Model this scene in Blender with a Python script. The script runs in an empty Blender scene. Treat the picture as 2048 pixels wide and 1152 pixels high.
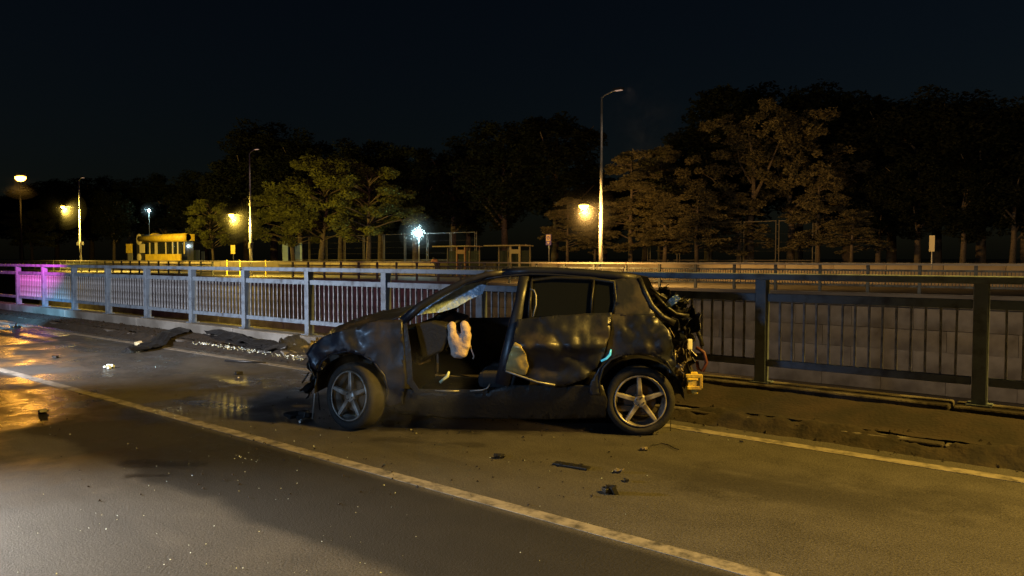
import bpy, bmesh, math, random
import numpy as np
from math import sin, cos, pi, radians as R, atan2, hypot, sqrt
from mathutils import Vector, Matrix, noise as mn
from mathutils.geometry import delaunay_2d_cdt
random.seed(7)
rnd = random.Random(11)
SC = bpy.context.scene
COL = SC.collection

# ------------------------------------------------------------------ camera
H = 1.62; F = 1479.0; YAW = R(38.7); PIT = R(2.28)
cd = bpy.data.cameras.new('camera'); cam = bpy.data.objects.new('camera', cd); COL.objects.link(cam)
cd.sensor_width = 36; cd.lens = 36*F/2048; cd.clip_start = .05; cd.clip_end = 2000
cam.location = (0, 0, H); cam.rotation_euler = (R(90)-PIT, 0, YAW)
SC.camera = cam
# ------------------------------------------------------------------ night sky
w = bpy.data.worlds.new('World'); SC.world = w; w.use_nodes = True
nt = w.node_tree; nt.nodes.clear()
sky = nt.nodes.new('ShaderNodeTexSky'); sky.sky_type = 'NISHITA'; sky.sun_disc = False
sky.sun_elevation = R(14); sky.sun_rotation = R(210); sky.air_density = 1.5; sky.dust_density = 1.0
mul = nt.nodes.new('ShaderNodeMixRGB'); mul.blend_type = 'MULTIPLY'; mul.inputs[0].default_value = 1
mul.inputs[2].default_value = (.62, .84, 1.30, 1)
bg = nt.nodes.new('ShaderNodeBackground'); bg.inputs[1].default_value = .0013
wo = nt.nodes.new('ShaderNodeOutputWorld')
nt.links.new(sky.outputs[0], mul.inputs[1]); nt.links.new(mul.outputs[0], bg.inputs[0]); nt.links.new(bg.outputs[0], wo.inputs[0])
vs = SC.view_settings; vs.view_transform = 'Standard'; vs.look = 'None'; vs.gamma = 1; vs.exposure = 0
vs.use_curve_mapping = False
cy = SC.cycles
cy.use_denoising = True; cy.max_bounces = 6; cy.diffuse_bounces = 2; cy.glossy_bounces = 3
cy.transmission_bounces = 4; cy.volume_bounces = 0; cy.transparent_max_bounces = 8
cy.sample_clamp_indirect = 4.0; cy.caustics_reflective = False; cy.caustics_refractive = False
cy.volume_step_rate = 2.0; cy.volume_max_steps = 128
cy.use_light_tree = True

def lamp(name, typ, loc, energy, color, size=.1, target=None, cone=None, blend=.3):
    l = bpy.data.lights.new(name, typ); l.energy = energy; l.color = color
    l.shadow_soft_size = size
    o = bpy.data.objects.new(name, l); COL.objects.link(o); o.location = loc
    if typ == 'SPOT':
        l.spot_size = R(cone); l.spot_blend = blend
        d = Vector(target)-Vector(loc); o.rotation_euler = d.to_track_quat('-Z', 'Y').to_euler()
    return o
SOD = (1.0, .56, .10)
# world axes: +X along the road to the right, +Y away across the road, camera above the origin
# street lamp of the near carriageway, outside the frame on the right
lamp('near_street_lamp_light', 'SPOT', (7.8, 8.2, 10.5), 20500, (1.0, .59, .09), .9, (5.0, 5.0, 0), 150, .5)
lamp('underpass_wall_fill', 'SPOT', (10.0, 11.0, 5.0), 8500, (1.0, .64, .28), .3, (-6, 34, -2.6), 100, .8)  # added spot without a lamp, brightens the far wall of the sunken road
lamp('rescue_vehicle_blue_light', 'SPOT', (-5.0, -4.5, 2.6), 950, (.36, .62, 1.0), .35, (-5.9, 5.0, .5), 46, 1.0)
# floodlight and headlights of a rescue vehicle standing outside the frame on the left
lamp('rescue_vehicle_floodlight', 'SPOT', (-11.8, 1.2, 1.9), 2700, (.96, .95, 1.0), .12, (-16, 8.0, 1.6), 150, .7)
lamp('rescue_vehicle_headlight', 'SPOT', (-9.4, -.6, 1.5), 7500, (1.0, .96, .90), .1, (-5.0, .55, 0), 60, 1.0)
# its flashing bar
lamp('magenta_beacon_light', 'SPOT', (-20.1, 5.6, 2.3), 4200, (1.0, .08, .66), .06, (-22.7, 7.87, 2.6), 72, 1.0)
lamp('blue_beacon_light', 'SPOT', (-18.8, 4.4, 1.2), 2600, (.22, .62, 1.0), .06, (-21.8, 7.0, -.5), 50, 1.0)

# ------------------------------------------------------------------ pixel helpers (real planes only)
def ray(px, py):
    x, z = (px-1024)/F, (576-py)/F
    y2 = cos(PIT)+z*sin(PIT); z2 = z*cos(PIT)-sin(PIT)
    return Vector((x*cos(YAW)-y2*sin(YAW), x*sin(YAW)+y2*cos(YAW), z2))
CAM = Vector((0, 0, H))
def gp(px, py, z=0.):
    r = ray(px, py); return CAM + r*((z-H)/r.z)
def at(px, py, D):
    r = ray(px, py); return CAM + r*(D/r.y)

# ------------------------------------------------------------------ materials
MATS = {}
def mat(name, col, rough=.6, metal=0., var=.0, vscale=8., col2=None, bump=0., bscale=40., spec=.5, emit=None, estr=0., detail=4, trans=0., alpha=1., thr=None):
    if name in MATS: return MATS[name]
    m = bpy.data.materials.new(name); m.use_nodes = True; n = m.node_tree; b = n.nodes['Principled BSDF']
    b.inputs['Base Color'].default_value = (*col, 1); b.inputs['Roughness'].default_value = rough
    b.inputs['Metallic'].default_value = metal; b.inputs['Specular IOR Level'].default_value = spec
    if trans: b.inputs['Transmission Weight'].default_value = trans
    if emit: b.inputs['Emission Color'].default_value = (*emit, 1); b.inputs['Emission Strength'].default_value = estr
    tc = n.nodes.new('ShaderNodeTexCoord')
    if col2 is not None:
        t = n.nodes.new('ShaderNodeTexNoise'); t.inputs['Scale'].default_value = vscale; t.inputs['Detail'].default_value = detail
        cr = n.nodes.new('ShaderNodeValToRGB'); a, c = thr or (.38, .62)
        cr.color_ramp.elements[0].position = a; cr.color_ramp.elements[1].position = c
        cr.color_ramp.elements[0].color = (*col, 1); cr.color_ramp.elements[1].color = (*col2, 1)
        n.links.new(tc.outputs['Object'], t.inputs['Vector']); n.links.new(t.outputs[0], cr.inputs[0]); n.links.new(cr.outputs[0], b.inputs['Base Color'])
    if bump:
        t = n.nodes.new('ShaderNodeTexNoise'); t.inputs['Scale'].default_value = bscale; t.inputs['Detail'].default_value = 5
        bu = n.nodes.new('ShaderNodeBump'); bu.inputs['Strength'].default_value = bump; bu.inputs['Distance'].default_value = .02
        n.links.new(tc.outputs['Object'], t.inputs['Vector']); n.links.new(t.outputs[0], bu.inputs['Height']); n.links.new(bu.outputs[0], b.inputs['Normal'])
    MATS[name] = m; return m

M_rail = mat('blue_grey_rail_paint', (.17, .215, .275), .5, 0, col2=(.07, .08, .10), vscale=7, bump=.15, thr=(.48, .72), detail=8)
M_bal = mat('baluster_paint', (.36, .38, .42), .5, 0, col2=(.15, .15, .15), vscale=9)
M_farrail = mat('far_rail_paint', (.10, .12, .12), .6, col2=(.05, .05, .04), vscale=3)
M_conc = mat('concrete', (.24, .23, .21), .85, col2=(.13, .12, .105), vscale=2.2, bump=.4, bscale=30)
M_block = mat('wall_block_concrete', (.26, .245, .225), .9, col2=(.12, .11, .10), vscale=.8, bump=.3, bscale=12, detail=6)
M_wall = mat('plastered_park_wall', (.30, .26, .20), .9, col2=(.20, .16, .12), vscale=.6, bump=.2)
M_dirt = mat('soil', (.020, .014, .009), .95, col2=(.007, .005, .004), vscale=6, bump=.7, bscale=25)
M_tar2 = mat('trench_asphalt', (.10, .095, .085), .7, col2=(.07, .065, .06), vscale=.6)
M_tar3 = mat('far_road_asphalt', (.16, .15, .13), .7, col2=(.10, .09, .08), vscale=.5)
M_park = mat('park_soil', (.06, .05, .03), 1, col2=(.04, .045, .02), vscale=1)
M_steel = mat('galvanised_steel', (.42, .42, .40), .45, .5, col2=(.30, .30, .28), vscale=4)
M_nearblack = mat('near_black_steel', (.006, .006, .006), .9, spec=.1)  # darkness put into the colour so arms beside the lamps stay unseen
M_dark = mat('dark_steel', (.03, .03, .035), .5)
M_black = mat('black_plastic', (.012, .012, .013), .45, bump=.3, bscale=30)
M_rubber = mat('tyre_rubber', (.012, .012, .012), .8, col2=(.024, .022, .02), vscale=14, bump=.2, bscale=60)
M_alloy = mat('alloy_wheel', (.50, .47, .42), .38, .4, col2=(.16, .14, .12), vscale=9, bump=.08)
M_disc = mat('rusty_disc', (.12, .09, .07), .5, .6)
M_glassbits = mat('broken_safety_glass', (.75, .88, .88), .12, 0, spec=1.0)
M_metalbits = mat('torn_bare_metal', (.34, .31, .27), .38, .6, col2=(.12, .09, .06), vscale=12, bump=.5, bscale=20)
M_yellow = mat('yellow_paint', (.80, .60, .06), .5, col2=(.62, .44, .05), vscale=2)
M_cream = mat('cream_paint', (.62, .55, .34), .6)
M_white = mat('white_paint', (.75, .74, .70), .5)
M_signblue = mat('blue_violet_sign_paint', (.14, .09, .50), .5)
M_bark = mat('bark', (.13, .10, .075), .95, col2=(.07, .055, .04), vscale=5, bump=.6, bscale=14)
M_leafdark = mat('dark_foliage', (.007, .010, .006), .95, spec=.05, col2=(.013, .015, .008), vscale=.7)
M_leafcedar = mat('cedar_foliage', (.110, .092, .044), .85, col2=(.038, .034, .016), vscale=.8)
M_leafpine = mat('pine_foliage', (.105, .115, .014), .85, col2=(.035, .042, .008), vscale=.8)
M_cloth = mat('airbag_fabric', (.66, .54, .47), .85, col2=(.50, .38, .32), vscale=14, bump=.5, bscale=35)
M_seat = mat('seat_fabric', (.035, .033, .035), .9, bump=.3)
M_shel = mat('dull_shelter_paint', (.22, .19, .12), .7)
M_fence = mat('dull_fence_paint', (.085, .075, .06), .8)
M_trim = mat('interior_trim', (.012, .012, .013), .6, bump=.2)
M_rust = mat('muddy_inner_metal', (.10, .075, .05), .6, .3, col2=(.025, .02, .017), vscale=7, bump=.6, bscale=16)
M_lampoff = mat('dim_lamp_lens', (.6, .5, .45), .3, emit=(1.0, .62, .45), estr=.35)
M_sodlens = mat('lit_sodium_lens', (1, .8, .5), .3, emit=(1.0, .52, .06), estr=24)
M_ledlens = mat('lit_white_lens', (.8, 1, 1), .3, emit=(.60, .93, 1.0), estr=110)
M_cyan = mat('cyan_glint_glow', (.1, .6, .8), .3, emit=(.10, .62, .85), estr=.55)  # self-glow stands for a reflected glint
M_hiv = mat('reflective_strip', (.75, .85, .55), .4, emit=(.45, .60, .30), estr=.0)
M_red = mat('dull_red_paint', (.10, .028, .022), .6)
M_skin = mat('skin', (.45, .27, .18), .6)
M_jacket = mat('tan_jacket', (.45, .25, .11), .8)
M_trou = mat('dark_trousers', (.03, .03, .035), .9)

def car_paint():
    m = bpy.data.materials.new('dirty_dark_blue_car_paint'); m.use_nodes = True; n = m.node_tree; b = n.nodes['Principled BSDF']; L = n.links.new
    tc = n.nodes.new('ShaderNodeTexCoord')
    t = n.nodes.new('ShaderNodeTexNoise'); t.inputs['Scale'].default_value = 2.3; t.inputs['Detail'].default_value = 9; t.inputs['Roughness'].default_value = .62
    cr = n.nodes.new('ShaderNodeValToRGB'); cr.color_ramp.elements[0].position = .50; cr.color_ramp.elements[1].position = .68
    L(tc.outputs['Object'], t.inputs[0]); L(t.outputs[0], cr.inputs[0])
    mx = n.nodes.new('ShaderNodeMixRGB'); mx.inputs[1].default_value = (.014, .017, .030, 1); mx.inputs[2].default_value = (.044, .034, .027, 1)
    L(cr.outputs[0], mx.inputs[0]); L(mx.outputs[0], b.inputs['Base Color'])
    mr = n.nodes.new('ShaderNodeMapRange'); mr.inputs[3].default_value = .42; mr.inputs[4].default_value = .75; L(cr.outputs[0], mr.inputs[0]); L(mr.outputs[0], b.inputs['Roughness'])
    b.inputs['Coat Weight'].default_value = .12; b.inputs['Coat Roughness'].default_value = .2; b.inputs['Metallic'].default_value = .15
    bu = n.nodes.new('ShaderNodeBump'); bu.inputs['Strength'].default_value = .3; bu.inputs['Distance'].default_value = .02
    t2 = n.nodes.new('ShaderNodeTexNoise'); t2.inputs['Scale'].default_value = 7; t2.inputs['Detail'].default_value = 3
    L(tc.outputs['Object'], t2.inputs[0]); L(t2.outputs[0], bu.inputs['Height']); L(bu.outputs[0], b.inputs['Normal'])
    return m
M_paint = car_paint()

def asphalt():
    m = bpy.data.materials.new('road_asphalt'); m.use_nodes = True; n = m.node_tree; b = n.nodes['Principled BSDF']; L = n.links.new
    N = n.nodes.new
    tc = N('ShaderNodeTexCoord'); sp = N('ShaderNodeSeparateXYZ'); L(tc.outputs['Object'], sp.inputs[0])
    def noi(s, d=4, ro=.55, vec=None):
        t = N('ShaderNodeTexNoise'); t.inputs['Scale'].default_value = s; t.inputs['Detail'].default_value = d; t.inputs['Roughness'].default_value = ro
        L(vec or tc.outputs['Object'], t.inputs['Vector']); return t.outputs[0]
    def mr(v, a, b_, c, d, smooth=True):
        q = N('ShaderNodeMapRange'); q.interpolation_type = 'SMOOTHSTEP' if smooth else 'LINEAR'
        for i, k in enumerate((a, b_, c, d)): q.inputs[i+1].default_value = k
        L(v, q.inputs[0]); return q.outputs[0]
    def mth(op, a, c):
        q = N('ShaderNodeMath'); q.operation = op
        for i, k in enumerate((a, c)):
            if isinstance(k, (int, float)): q.inputs[i].default_value = k
            else: L(k, q.inputs[i])
        return q.outputs[0]
    mp = N('ShaderNodeMapping'); mp.inputs['Scale'].default_value = (.25, 1.2, 1); L(tc.outputs['Object'], mp.inputs[0])
    streak = noi(1.1, 5, .6, mp.outputs[0])
    big = noi(.55, 5); mid = noi(3.2, 6, .65); fine = noi(55, 3, .7); vf = noi(105, 2)
    # older, darker lane strip beside the lane line (y 2.65..3.62), wobbly edge
    wob = mth('MULTIPLY', mth('SUBTRACT', noi(1.6, 4), .5), .5)
    yy = mth('ADD', sp.outputs[1], wob)
    strip = mth('MULTIPLY', mr(yy, 2.46, 2.62, 0, 1), mr(sp.outputs[1], 3.55, 3.66, 1, 0))
    base = mth('ADD', .052, mth('MULTIPLY', mth('SUBTRACT', fine, .5), .11))
    base = mth('ADD', base, mth('MULTIPLY', mth('SUBTRACT', mid, .5), .06))
    base = mth('ADD', base, mth('MULTIPLY', mth('SUBTRACT', vf, .5), .16))
    base = mth('ADD', base, mth('MULTIPLY', mth('SUBTRACT', streak, .5), .05))
    stripf = mth('SUBTRACT', 1, mth('MULTIPLY', strip, .78))
    # worn wheel track stain
    st1 = mth('MULTIPLY', mr(streak, .48, .66, 0, 1), mr(mid, .35, .6, .35, 1))
    stn = mth('SUBTRACT', 1, mth('MULTIPLY', st1, .45))
    # dark, slightly glossier marks, each a thick wobbly stroke on the ground
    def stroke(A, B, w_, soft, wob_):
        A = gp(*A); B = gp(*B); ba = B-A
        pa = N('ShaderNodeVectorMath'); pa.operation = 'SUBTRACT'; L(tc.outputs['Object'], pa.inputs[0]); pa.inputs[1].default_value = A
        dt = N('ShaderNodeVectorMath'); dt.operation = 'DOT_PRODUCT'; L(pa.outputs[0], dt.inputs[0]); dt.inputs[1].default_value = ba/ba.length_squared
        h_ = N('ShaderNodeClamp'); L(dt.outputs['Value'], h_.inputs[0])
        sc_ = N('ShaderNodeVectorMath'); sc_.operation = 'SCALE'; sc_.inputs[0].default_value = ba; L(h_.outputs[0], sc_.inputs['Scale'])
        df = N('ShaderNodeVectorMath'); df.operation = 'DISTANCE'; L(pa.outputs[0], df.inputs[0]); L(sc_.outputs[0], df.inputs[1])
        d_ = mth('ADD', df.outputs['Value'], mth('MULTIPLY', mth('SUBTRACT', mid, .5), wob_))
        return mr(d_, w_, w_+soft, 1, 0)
    dark_marks = stroke((372, 800), (520, 822), .04, .22, .8)
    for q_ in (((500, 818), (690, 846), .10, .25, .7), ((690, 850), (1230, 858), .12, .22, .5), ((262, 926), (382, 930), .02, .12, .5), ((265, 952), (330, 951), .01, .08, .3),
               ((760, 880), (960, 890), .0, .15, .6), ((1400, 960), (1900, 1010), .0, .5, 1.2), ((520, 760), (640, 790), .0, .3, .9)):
        dark_marks = mth('MAXIMUM', dark_marks, stroke(*q_) if q_[0][0] not in (760, 1400, 520) else mth('MULTIPLY', stroke(*q_), .45))
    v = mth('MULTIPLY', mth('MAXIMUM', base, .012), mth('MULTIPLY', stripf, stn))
    v = mth('MULTIPLY', v, mth('SUBTRACT', 1, mth('MULTIPLY', dark_marks, .72)))
    cmb = N('ShaderNodeCombineXYZ'); L(mth('MULTIPLY', v, 1.05), cmb.inputs[0]); L(v, cmb.inputs[1]); L(mth('MULTIPLY', v, .93), cmb.inputs[2])
    L(cmb.outputs[0], b.inputs['Base Color'])
    # wetness: patchy, mostly towards the left
    wl = mr(sp.outputs[0], -3.5, -9.0, 0, 1)
    wet = mth('MULTIPLY', wl, mth('MULTIPLY', mr(big, .40, .52, .0, 1), mr(mid, .3, .6, .5, 1)))
    ro = mth('SUBTRACT', .68, mth('MULTIPLY', wet, .44))
    ro = mth('SUBTRACT', ro, mth('MULTIPLY', dark_marks, .14))
    ro = mth('ADD', ro, mth('MULTIPLY', mth('SUBTRACT', fine, .5), .12))
    L(ro, b.inputs['Roughness'])
    bu = N('ShaderNodeBump'); bu.inputs['Distance'].default_value = .0045
    L(mth('SUBTRACT', .75, mth('MULTIPLY', wet, .5)), bu.inputs['Strength'])
    L(mth('ADD', fine, mth('MULTIPLY', vf, .6)), bu.inputs['Height']); L(bu.outputs[0], b.inputs['Normal'])
    return m
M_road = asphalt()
def worn_line():
    m = bpy.data.materials.new('worn_road_paint'); m.use_nodes = True; n = m.node_tree; b = n.nodes['Principled BSDF']; L = n.links.new
    tc = n.nodes.new('ShaderNodeTexCoord'); t = n.nodes.new('ShaderNodeTexNoise'); t.inputs['Scale'].default_value = 7; t.inputs['Detail'].default_value = 8; t.inputs['Roughness'].default_value = .7
    cr = n.nodes.new('ShaderNodeValToRGB'); cr.color_ramp.elements[0].position = .36; cr.color_ramp.elements[1].position = .56
    cr.color_ramp.elements[0].color = (.05, .048, .043, 1); cr.color_ramp.elements[1].color = (.23, .21, .18, 1)
    L(tc.outputs['Object'], t.inputs[0]); L(t.outputs[0], cr.inputs[0]); L(cr.outputs[0], b.inputs['Base Color']); b.inputs['Roughness'].default_value = .6
    return m
M_line = worn_line()

def glass(name, col, rough, alpha, cracks=False):
    m = bpy.data.materials.new(name); m.use_nodes = True; n = m.node_tree; b = n.nodes['Principled BSDF']; L = n.links.new
    out = n.nodes['Material Output']
    b.inputs['Base Color'].default_value = (*col, 1); b.inputs['Roughness'].default_value = rough; b.inputs['Specular IOR Level'].default_value = .8
    tr = n.nodes.new('ShaderNodeBsdfTransparent'); tr.inputs[0].default_value = (.55, .6, .6, 1)
    mx = n.nodes.new('ShaderNodeMixShader'); mx.inputs[0].default_value = alpha
    L(tr.outputs[0], mx.inputs[1]); L(b.outputs[0], mx.inputs[2]); L(mx.outputs[0], out.inputs[0])
    if cracks:
        tc = n.nodes.new('ShaderNodeTexCoord'); v = n.nodes.new('ShaderNodeTexVoronoi'); v.feature = 'DISTANCE_TO_EDGE'; v.inputs['Scale'].default_value = 17
        cr = n.nodes.new('ShaderNodeValToRGB'); cr.color_ramp.elements[0].position = 0; cr.color_ramp.elements[1].position = .12
        cr.color_ramp.elements[0].color = (.95, 1, 1, 1); cr.color_ramp.elements[1].color = (*col, 1)
        L(tc.outputs['Object'], v.inputs[0]); L(v.outputs[0], cr.inputs[0]); L(cr.outputs[0], b.inputs['Base Color'])
        bu = n.nodes.new('ShaderNodeBump'); bu.inputs['Strength'].default_value = .8; L(v.outputs[0], bu.inputs['Height']); L(bu.outputs[0], b.inputs['Normal'])
    return m
M_wind = glass('cracked_windscreen_glass', (.42, .60, .62), .25, .72, True)
M_tint = glass('tinted_car_glass', (.01, .012, .014), .08, .86)
M_shglass = glass('shelter_glass', (.1, .12, .12), .05, .18)

# ------------------------------------------------------------------ mesh tools
class MB:
    def __init__(s): s.v = []; s.f = []
    def add(s, vs, fs):
        k = len(s.v); s.v += [tuple(p) for p in vs]; s.f += [tuple(i+k for i in f) for f in fs]; return s
    def box(s, c, d, rz=0., M=None):
        hx, hy, hz = d[0]/2, d[1]/2, d[2]/2
        P = [Vector((x, y, z)) for x in (-hx, hx) for y in (-hy, hy) for z in (-hz, hz)]
        if rz: P = [Matrix.Rotation(rz, 3, 'Z') @ p for p in P]
        if M is not None: P = [M @ p for p in P]
        P = [p+Vector(c) for p in P]
        return s.add(P, [(0, 1, 3, 2), (4, 6, 7, 5), (0, 4, 5, 1), (2, 3, 7, 6), (0, 2, 6, 4), (1, 5, 7, 3)])
    def tube(s, pts, r, n=8, cap=True):
        pts = [Vector(p) for p in pts]; rs = r if isinstance(r, (list, tuple)) else [r]*len(pts)
        k = len(s.v); prev = None
        for i, p in enumerate(pts):
            d = (pts[min(i+1, len(pts)-1)]-pts[max(i-1, 0)]).normalized()
            if prev is None:
                a = d.orthogonal().normalized()
            else:
                a = (prev - d*prev.dot(d)).normalized()
            prev = a; b = d.cross(a)
            for j in range(n):
                an = 2*pi*j/n; s.v.append(tuple(p+(a*cos(an)+b*sin(an))*rs[i]))
        for i in range(len(pts)-1):
            for j in range(n):
                s.f.append((k+i*n+j, k+i*n+(j+1) % n, k+(i+1)*n+(j+1) % n, k+(i+1)*n+j))
        if cap:
            s.f.append(tuple(k+j for j in reversed(range(n)))); e = k+(len(pts)-1)*n; s.f.append(tuple(e+j for j in range(n)))
        return s
    def lathe(s, prof, n=32, axis='Y', closed=False):
        k = len(s.v); m = len(prof)
        for j in range(n):
            a = 2*pi*j/n
            for (r, h) in prof:
                if axis == 'Y': s.v.append((r*cos(a), h, r*sin(a)))
                else: s.v.append((r*cos(a), r*sin(a), h))
        for j in range(n):
            for i in range(m if closed else m-1):
                a0 = k+j*m+i; a1 = k+j*m+(i+1) % m; b0 = k+((j+1) % n)*m+i; b1 = k+((j+1) % n)*m+(i+1) % m
                s.f.append((a0, a1, b1, b0))
        return s
    def mesh(s, name, mt, smooth=False):
        me = bpy.data.meshes.new(name); me.from_pydata(s.v, [], s.f); me.update()
        if mt: me.materials.append(mt)
        if smooth: me.polygons.foreach_set('use_smooth', [True]*len(me.polygons))
        bm = bmesh.new(); bm.from_mesh(me); bmesh.ops.recalc_face_normals(bm, faces=bm.faces); bm.to_mesh(me); bm.free()
        return me
    def build(s, name, mt, parent=None, smooth=False, bevel=0, origin=None):
        if origin is not None: o_ = Vector(origin); s.v = [tuple(Vector(p)-o_) for p in s.v]
        return link(name, s.mesh(name, mt, smooth), parent, bevel=bevel)
def link(name, me, parent=None, loc=None, bevel=0, rot=None):
    o = bpy.data.objects.new(name, me); COL.objects.link(o)
    if parent: o.parent = parent
    if loc is not None: o.location = loc
    if rot is not None: o.rotation_euler = rot
    if bevel:
        b = o.modifiers.new('bevel', 'BEVEL'); b.width = bevel; b.segments = 2; b.limit_method = 'ANGLE'
    return o
def tag(o, label=None, cat=None, group=None, kind=None):
    if label: o['label'] = label
    if cat: o['category'] = cat
    if group: o['group'] = group
    if kind: o['kind'] = kind
    return o
def thing(name, loc, label, cat, group=None, rz=0.):
    o = bpy.data.objects.new(name, None); COL.objects.link(o); o.location = loc; o.rotation_euler = (0, 0, rz); o.empty_display_size = .3
    return tag(o, label, cat, group)
def one(name, mb, mt, label, cat, loc, group=None, smooth=False, bevel=0):
    o = mb.build(name, mt, None, smooth, bevel, origin=loc); o.location = loc; return tag(o, label, cat, group)

# ------------------------------------------------------------------ the ground, cut by the sunken road
XL, XR = -420, 160
def sheet(name, x0, x1, y0, y1, z, mt, th=.3):
    o = MB().box(((x0+x1)/2, (y0+y1)/2, z-th/2), (x1-x0, y1-y0, th)).build(name, mt); return tag(o, kind='structure')
YK, YP, YB = 6.93, 7.70, 8.03        # kerb, plinth front, plinth back
DW, DR = 34.3, 34.75                 # far retaining wall, far railing
ZT, ZF, ZP = -3.95, .12, 1.25
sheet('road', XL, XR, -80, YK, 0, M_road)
sheet('lane_line', -200, 60, 3.645, 3.765, .004, M_line, .003)
sheet('edge_line', -200, 60, 6.42, 6.56, .004, M_line, .003)
sheet('underpass_road', XL, XR, YB, DW, ZT, M_tar2)
for k, y in enumerate((14.5, 18.2, 25., 29.)):
    sheet('underpass_lane_line', -200, 40, y, y+.15, ZT+.006, M_line, .004)
sheet('far_road', XL, XR, DW+.02, 47.0, ZF, M_tar3, 4.0)
sheet('park_ground', XL, XR, 47.2, 420, ZP, M_park, 5.0)
# pavement: bumpy, earthy
def relief(name, x0, x1, y0, y1, dx, dy, zf, mt, kind):
    nx, ny = int((x1-x0)/dx)+1, int((y1-y0)/dy)+1
    v = [(x0+i*(x1-x0)/(nx-1), y0+j*(y1-y0)/(ny-1), 0) for i in range(nx) for j in range(ny)]
    v = [(x, y, zf(x, y)) for x, y, z in v]
    f = [(i*ny+j, (i+1)*ny+j, (i+1)*ny+j+1, i*ny+j+1) for i in range(nx-1) for j in range(ny-1)]
    o = MB().add(v, f).build(name, mt, None, True); return tag(o, kind=kind)
M_pave = mat('earthy_pavement', (.019, .012, .009), .95, col2=(.007, .005, .004), vscale=3, bump=.6, bscale=30, detail=7)
relief('pavement', -60, 20, YK+.12, YP+.02, .06, .05,
       lambda x, y: .105+.13*max(0, min(1, (y-7.15)/.5))*max(0, min(1, (x+7.5)/2.5))+.012*mn.noise((x*3, y*3, 0))+.008*mn.noise((x*11, y*11, 2)), M_pave, 'structure')
sheet('pavement_far_left', XL, -60, YK+.12, YP, .11, M_pave)
# kerbstones
M_kerb = mat('muddy_kerb_concrete', (.10, .09, .08), .9, col2=(.02, .015, .012), vscale=3.5, bump=.6, bscale=25, thr=(.4, .55))
kerb_me = MB().box((0, 0, 0), (.99, .13, .22)).mesh('kerbstone', M_kerb)
kerb = thing('kerb', (0, YK+.06, 0), 'low concrete kerb along the near road edge, its stones half buried in soil', 'kerb')
for k in range(-34, 12):
    link('kerbstone', kerb_me, kerb, (k+.5, rnd.uniform(-.006, .006), -.02+rnd.uniform(-.008, .004)), .012, (0, rnd.uniform(-.006, .006), 0))
# soil washed against the kerb
def soilz(x, y):
    e = (y-6.70)/(.62); n1 = mn.noise((x*1.3, y*2, 5)); n2 = mn.noise((x*7, y*7, 1)); n3 = mn.noise((x*19, y*19, 3))
    return -.03+.17*math.exp(-((y-6.98-.08*n1)/.18)**2)*(.8+.5*n1)+.045*n2*math.exp(-((y-7.0)/.25)**2)+.02*n3*math.exp(-((y-7.0)/.25)**2)
tag(relief('soil', -26, 9, 6.60, 7.5, .035, .03, soilz, M_dirt, 'stuff'))

# plinth under the near railing: four metre blocks
pl = thing('plinth', (0, (YP+YB)/2, 0), 'grey concrete plinth in long blocks under the near railing', 'plinth')
pme = MB().box((0, 0, 0), (3.975, YB-YP, .52)).mesh('plinth_block', M_conc)
pmud = pme.copy(); pmud.materials[0] = M_kerb
for k in range(-9, 3):
    link('plinth_block', pmud if k > -2 else pme, pl, (-1.06+4*k-2+.0, rnd.uniform(-.008, .008), .025+rnd.uniform(-.004, .004)), .018)
sheet('near_retaining_wall', XL, XR, YP+.05, YB-.01, .02, M_conc, 4.2)

# far retaining wall with coursed blocks
fw = thing('retaining_wall', (0, DW, ZT), 'far wall of the sunken road, coursed grey concrete blocks below the far railing', 'wall')
MB().box((XL/2+XR/2, DW-.05, (ZT-.5)/2), (XR-XL, .1, -ZT-.55)).build('wall_backing', M_dirt, fw, origin=(0, DW, ZT))
bl = [MB().box((0, 0, 0), (2.385, .1, .862)).mesh('block', M_block) for q in range(3)]
bcount = 0
for r_ in range(4):
    for c in range(0, 44):
        x = 3.5-2.4*c-(1.2 if r_ % 2 else 0)
        link('block', bl[(r_*7+c*3) % 3], fw, (x, -.12+rnd.uniform(-.012, .008), .45+.875*r_+rnd.uniform(-.006, .006)), 0, (0, 0, rnd.uniform(-.004, .004)))
MB().box(((XL+XR)/2, DW-.03, -.22), (XR-XL, .36, .34)).build('coping', M_conc, fw, bevel=.02, origin=(0, DW, ZT))
# kerb below the far railing
kb = thing('far_kerb', (0, DR, ZF), 'concrete kerb along the top of the far wall, carrying the far railing', 'kerb')
for k in range(0, 50): link('kerb_block', pme, kb, (6-4*k, 0, -.235), 0)

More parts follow.
